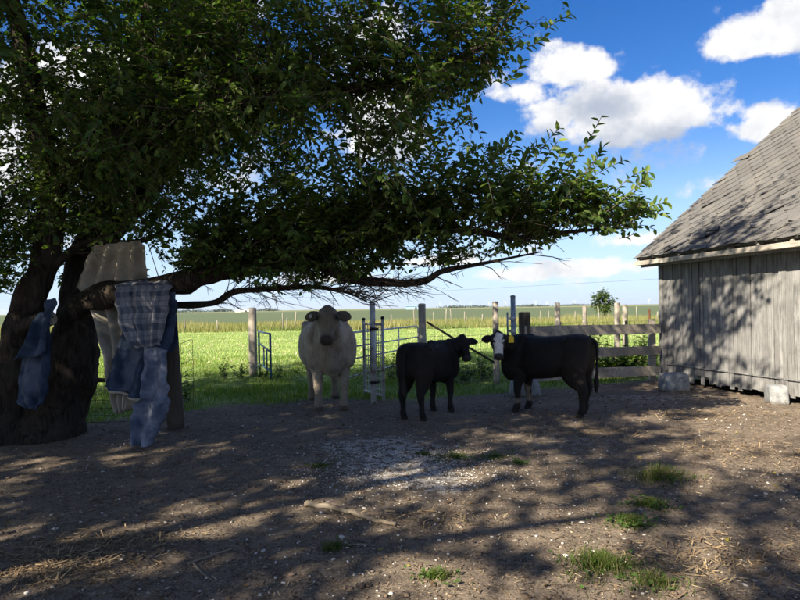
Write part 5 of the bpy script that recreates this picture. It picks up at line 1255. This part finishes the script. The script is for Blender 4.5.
# fallen leaves
x_, y_ = yard_points(330, 1.4); n_ = len(x_); a = rng.uniform(0, 2 * np.pi, n_)
tag(leaf_mesh('fallen_leaves', np.stack([x_, y_, ground_zv(x_, y_) + .012], 1), np.stack([np.cos(a), np.sin(a), rng.normal(.05, .15, n_)], 1), np.array([[0, 0, 1.]]) + rng.normal(0, .3, (n_, 3)), rng.uniform(.02, .055, n_), np.where((rng.random(n_) < .3)[:, None], np.array([.30, .26, .05]), np.array([.16, .10, .05])) * rng.uniform(.6, 1.2, (n_, 1)), M['weed']), 'yellow and brown fallen leaves on the yard', 'leaves', kind='stuff')
def stick(name, pxs, rad, label, mtl='stick_wood', side=None):
    pts = [G(*p) for p in pxs]; pts = [Vector((p.x, p.y, ground_z(p.x, p.y) + rad * .9)) for p in pts]; O_ = pts[0].copy(); ob = empty(name, O_); tag(ob, label, 'stick', 'sticks on the ground')
    px_seed = pxs[0][0] * .37; pl = [p + Vector((.3, .5, .3)) * rad * mnoise.noise(p * 14) for p in bez([p - O_ for p in pts], 8)]; MB().tube(pl, [rad * (1 - .45 * k / len(pl)) for k in range(len(pl))], 9, True, .55, px_seed).build('stem', M[mtl], ob)
    for sp_ in (side or []):
        q_ = [G(*p) for p in sp_]; q_ = [Vector((p.x, p.y, ground_z(p.x, p.y) + rad)) - O_ for p in q_]; MB().tube(bez(q_, 4), [rad * .6 * (1 - .08 * k) for k in range(4 * (len(q_) - 1) + 1)], 7).build('side_twig', M[mtl], ob)
    return ob
stick('fallen_branch', [(305, 506), (326, 508), (345, 513), (362, 519), (380, 523), (396, 527)], .022, 'long pale fallen branch lying in the middle of the yard')
stick('fallen_twig', [(188, 567), (200, 562), (214, 557), (232, 550)], .011, 'crooked forked twig near the bottom left of the yard', 'stick_wood', [[(193, 566), (202, 576), (213, 583)]])
stick('fallen_twig', [(210, 487), (218, 489), (226, 486)], .008, 'short pale twig in the sun patch left of the fallen branch')
stick('fallen_twig', [(270, 478), (281, 477), (292, 479)], .007, 'tiny twig lying on the far sun patch')
stick('fallen_twig', [(348, 546), (362, 545), (375, 546)], .006, 'thin straight twig right of the small tuft below the fallen branch')

# ------------------------------------------------------------------ far horizon
def far_building(px, D, w, h, d, label, roofm, wallm='white_paint'):
    c0 = P(px, 306, D); ob = empty('farm_shed', (c0.x, D, 0)); tag(ob, label, 'shed', 'farm sheds on the horizon')
    MB().box((0, 0, h * .35), (w, d, h * .7)).build('wall', M[wallm], ob)
    rf_ = MB(); e = w / 2 + .4; f_ = d / 2 + .5
    rf_.add([(-e, -f_, h * .7), (e, -f_, h * .7), (e, 0, h), (-e, 0, h), (-e, f_, h * .7), (e, f_, h * .7)], [(0, 1, 2, 3), (3, 2, 5, 4), (0, 3, 4), (1, 5, 2), (0, 4, 5, 1)]); rf_.build('roof', M[roofm], ob)
    MB().box((w * .2, -d / 2 - .1, h * .25), (w * .15, .1, h * .45)).build('door', M['dark_wood'], ob); return ob
far_building(413, 620, 14, 4.6, 12, 'long pale blue shed on the horizon left of the wooden post by the calf', 'shed_blue', 'shed_blue')
far_building(244, 900, 22, 5, 14, 'long blue roofed farm shed on the horizon left of the cream cow', 'shed_blue', 'white_paint')
def far_trees(px, D, w, h, label, seed):
    c0 = P(px, 306, D); ob = empty('far_tree', (c0.x, D, 0)); tag(ob, label, 'trees', 'tree clumps on the horizon'); rr = np.random.default_rng(seed)
    n_ = 420; x_ = rr.normal(0, w * .35, n_); zmax = h * (1 - .55 * (np.abs(x_) / w)); z_ = rr.uniform(.08, 1, n_) * zmax * rr.uniform(.7, 1, n_)
    B_ = np.stack([x_, rr.normal(0, 3, n_), z_], 1); d_ = rr.normal(0, 1, (n_, 3))
    tag(leaf_mesh('crown', B_, d_, rr.normal(0, 1, (n_, 3)), rr.uniform(2, 4, n_), np.tile(np.array([.11, .15, .15]), (n_, 1)) * rr.uniform(.8, 1.2, (n_, 1)), M['weed'], ob, .9), kind='stuff')  # blue-grey leaf colour paints distance haze into the clumps
    MB().tube([(0, 0, -.5), (0, 0, h * .5)], [.5, .3], 6).build('trunk', M['bark'], ob)
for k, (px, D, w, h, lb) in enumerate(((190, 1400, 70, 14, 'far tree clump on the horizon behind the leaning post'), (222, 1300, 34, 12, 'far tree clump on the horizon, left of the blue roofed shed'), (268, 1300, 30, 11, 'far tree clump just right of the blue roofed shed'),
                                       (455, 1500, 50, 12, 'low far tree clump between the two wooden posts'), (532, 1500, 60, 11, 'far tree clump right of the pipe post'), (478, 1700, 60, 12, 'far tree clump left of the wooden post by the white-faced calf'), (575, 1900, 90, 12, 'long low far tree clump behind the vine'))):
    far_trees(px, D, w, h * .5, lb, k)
tp = empty('wind_turbine', (0, 0, 0)); tp.scale = (.75, .75, .75); MB().tube([(0, 0, 0), (0, 0, 80)], [2.6, 1.6], 8).build('tower', M['white_paint'], tp); MB().box((0, -2, 81), (4, 9, 4)).build('nacelle', M['white_paint'], tp)
for k in range(3):
    a = 2 * math.pi * k / 3 + .5; d = Vector((math.cos(a), 0, math.sin(a))); c0 = Vector((0, -7, 81)); mb = MB(); mb.tube([c0, c0 + d * 8, c0 + d * 38], [1.2, 1.7, .4], 5); mb.build('blade', M['white_paint'], tp)
for k, (px, D) in enumerate(((440, 8200), (452, 9000), (462, 7600), (471, 8800), (489, 7900), (506, 8600), (536, 8200), (547, 9000), (575, 8600), (649, 8300), (160, 9000))):
    ob = tp if k == 0 else copy_tree(tp)
    ob.location = (P(px, 305, D).x, D, 0); ob.rotation_euler.z = .3 * math.sin(k * 2.1)
    tag(ob, 'tiny white wind turbine far off on the horizon', 'wind turbine', 'wind turbines on the horizon')
pw = MB(); a0, a1 = Vector((-190, 460, 9.3)), Vector((120, 70, 8.4))
pw.tube([a0.lerp(a1, k / 16) - Vector((0, 0, 1.8 * 4 * (k / 16) * (1 - k / 16))) for k in range(17)], .022, 5)
tag(pw.build('power_line', M['black_iron']), 'single thin power line crossing the sky above the horizon', 'power line')

# ------------------------------------------------------------------ air
bm = bmesh.new(); bmesh.ops.create_cube(bm, size=1)
for v_ in bm.verts: v_.co = Vector((v_.co.x * 31000, v_.co.y * 17000 + 8100, v_.co.z * 101 + 49.5))
hm = bpy.data.meshes.new('haze'); bm.to_mesh(hm); bm.free()
m, q = mat('haze_air'); pv = q.node('ShaderNodeVolumePrincipled', {'Color': (0.82, 0.90, 1.0), 'Density': 4.5e-5, 'Anisotropy': 0.2}); q.l.new(pv.outputs[0], q.out.inputs[1])
hm.materials.append(m); tag(link(bpy.data.objects.new('haze', hm)), 'thin blue summer haze over the fields', 'haze', kind='stuff')
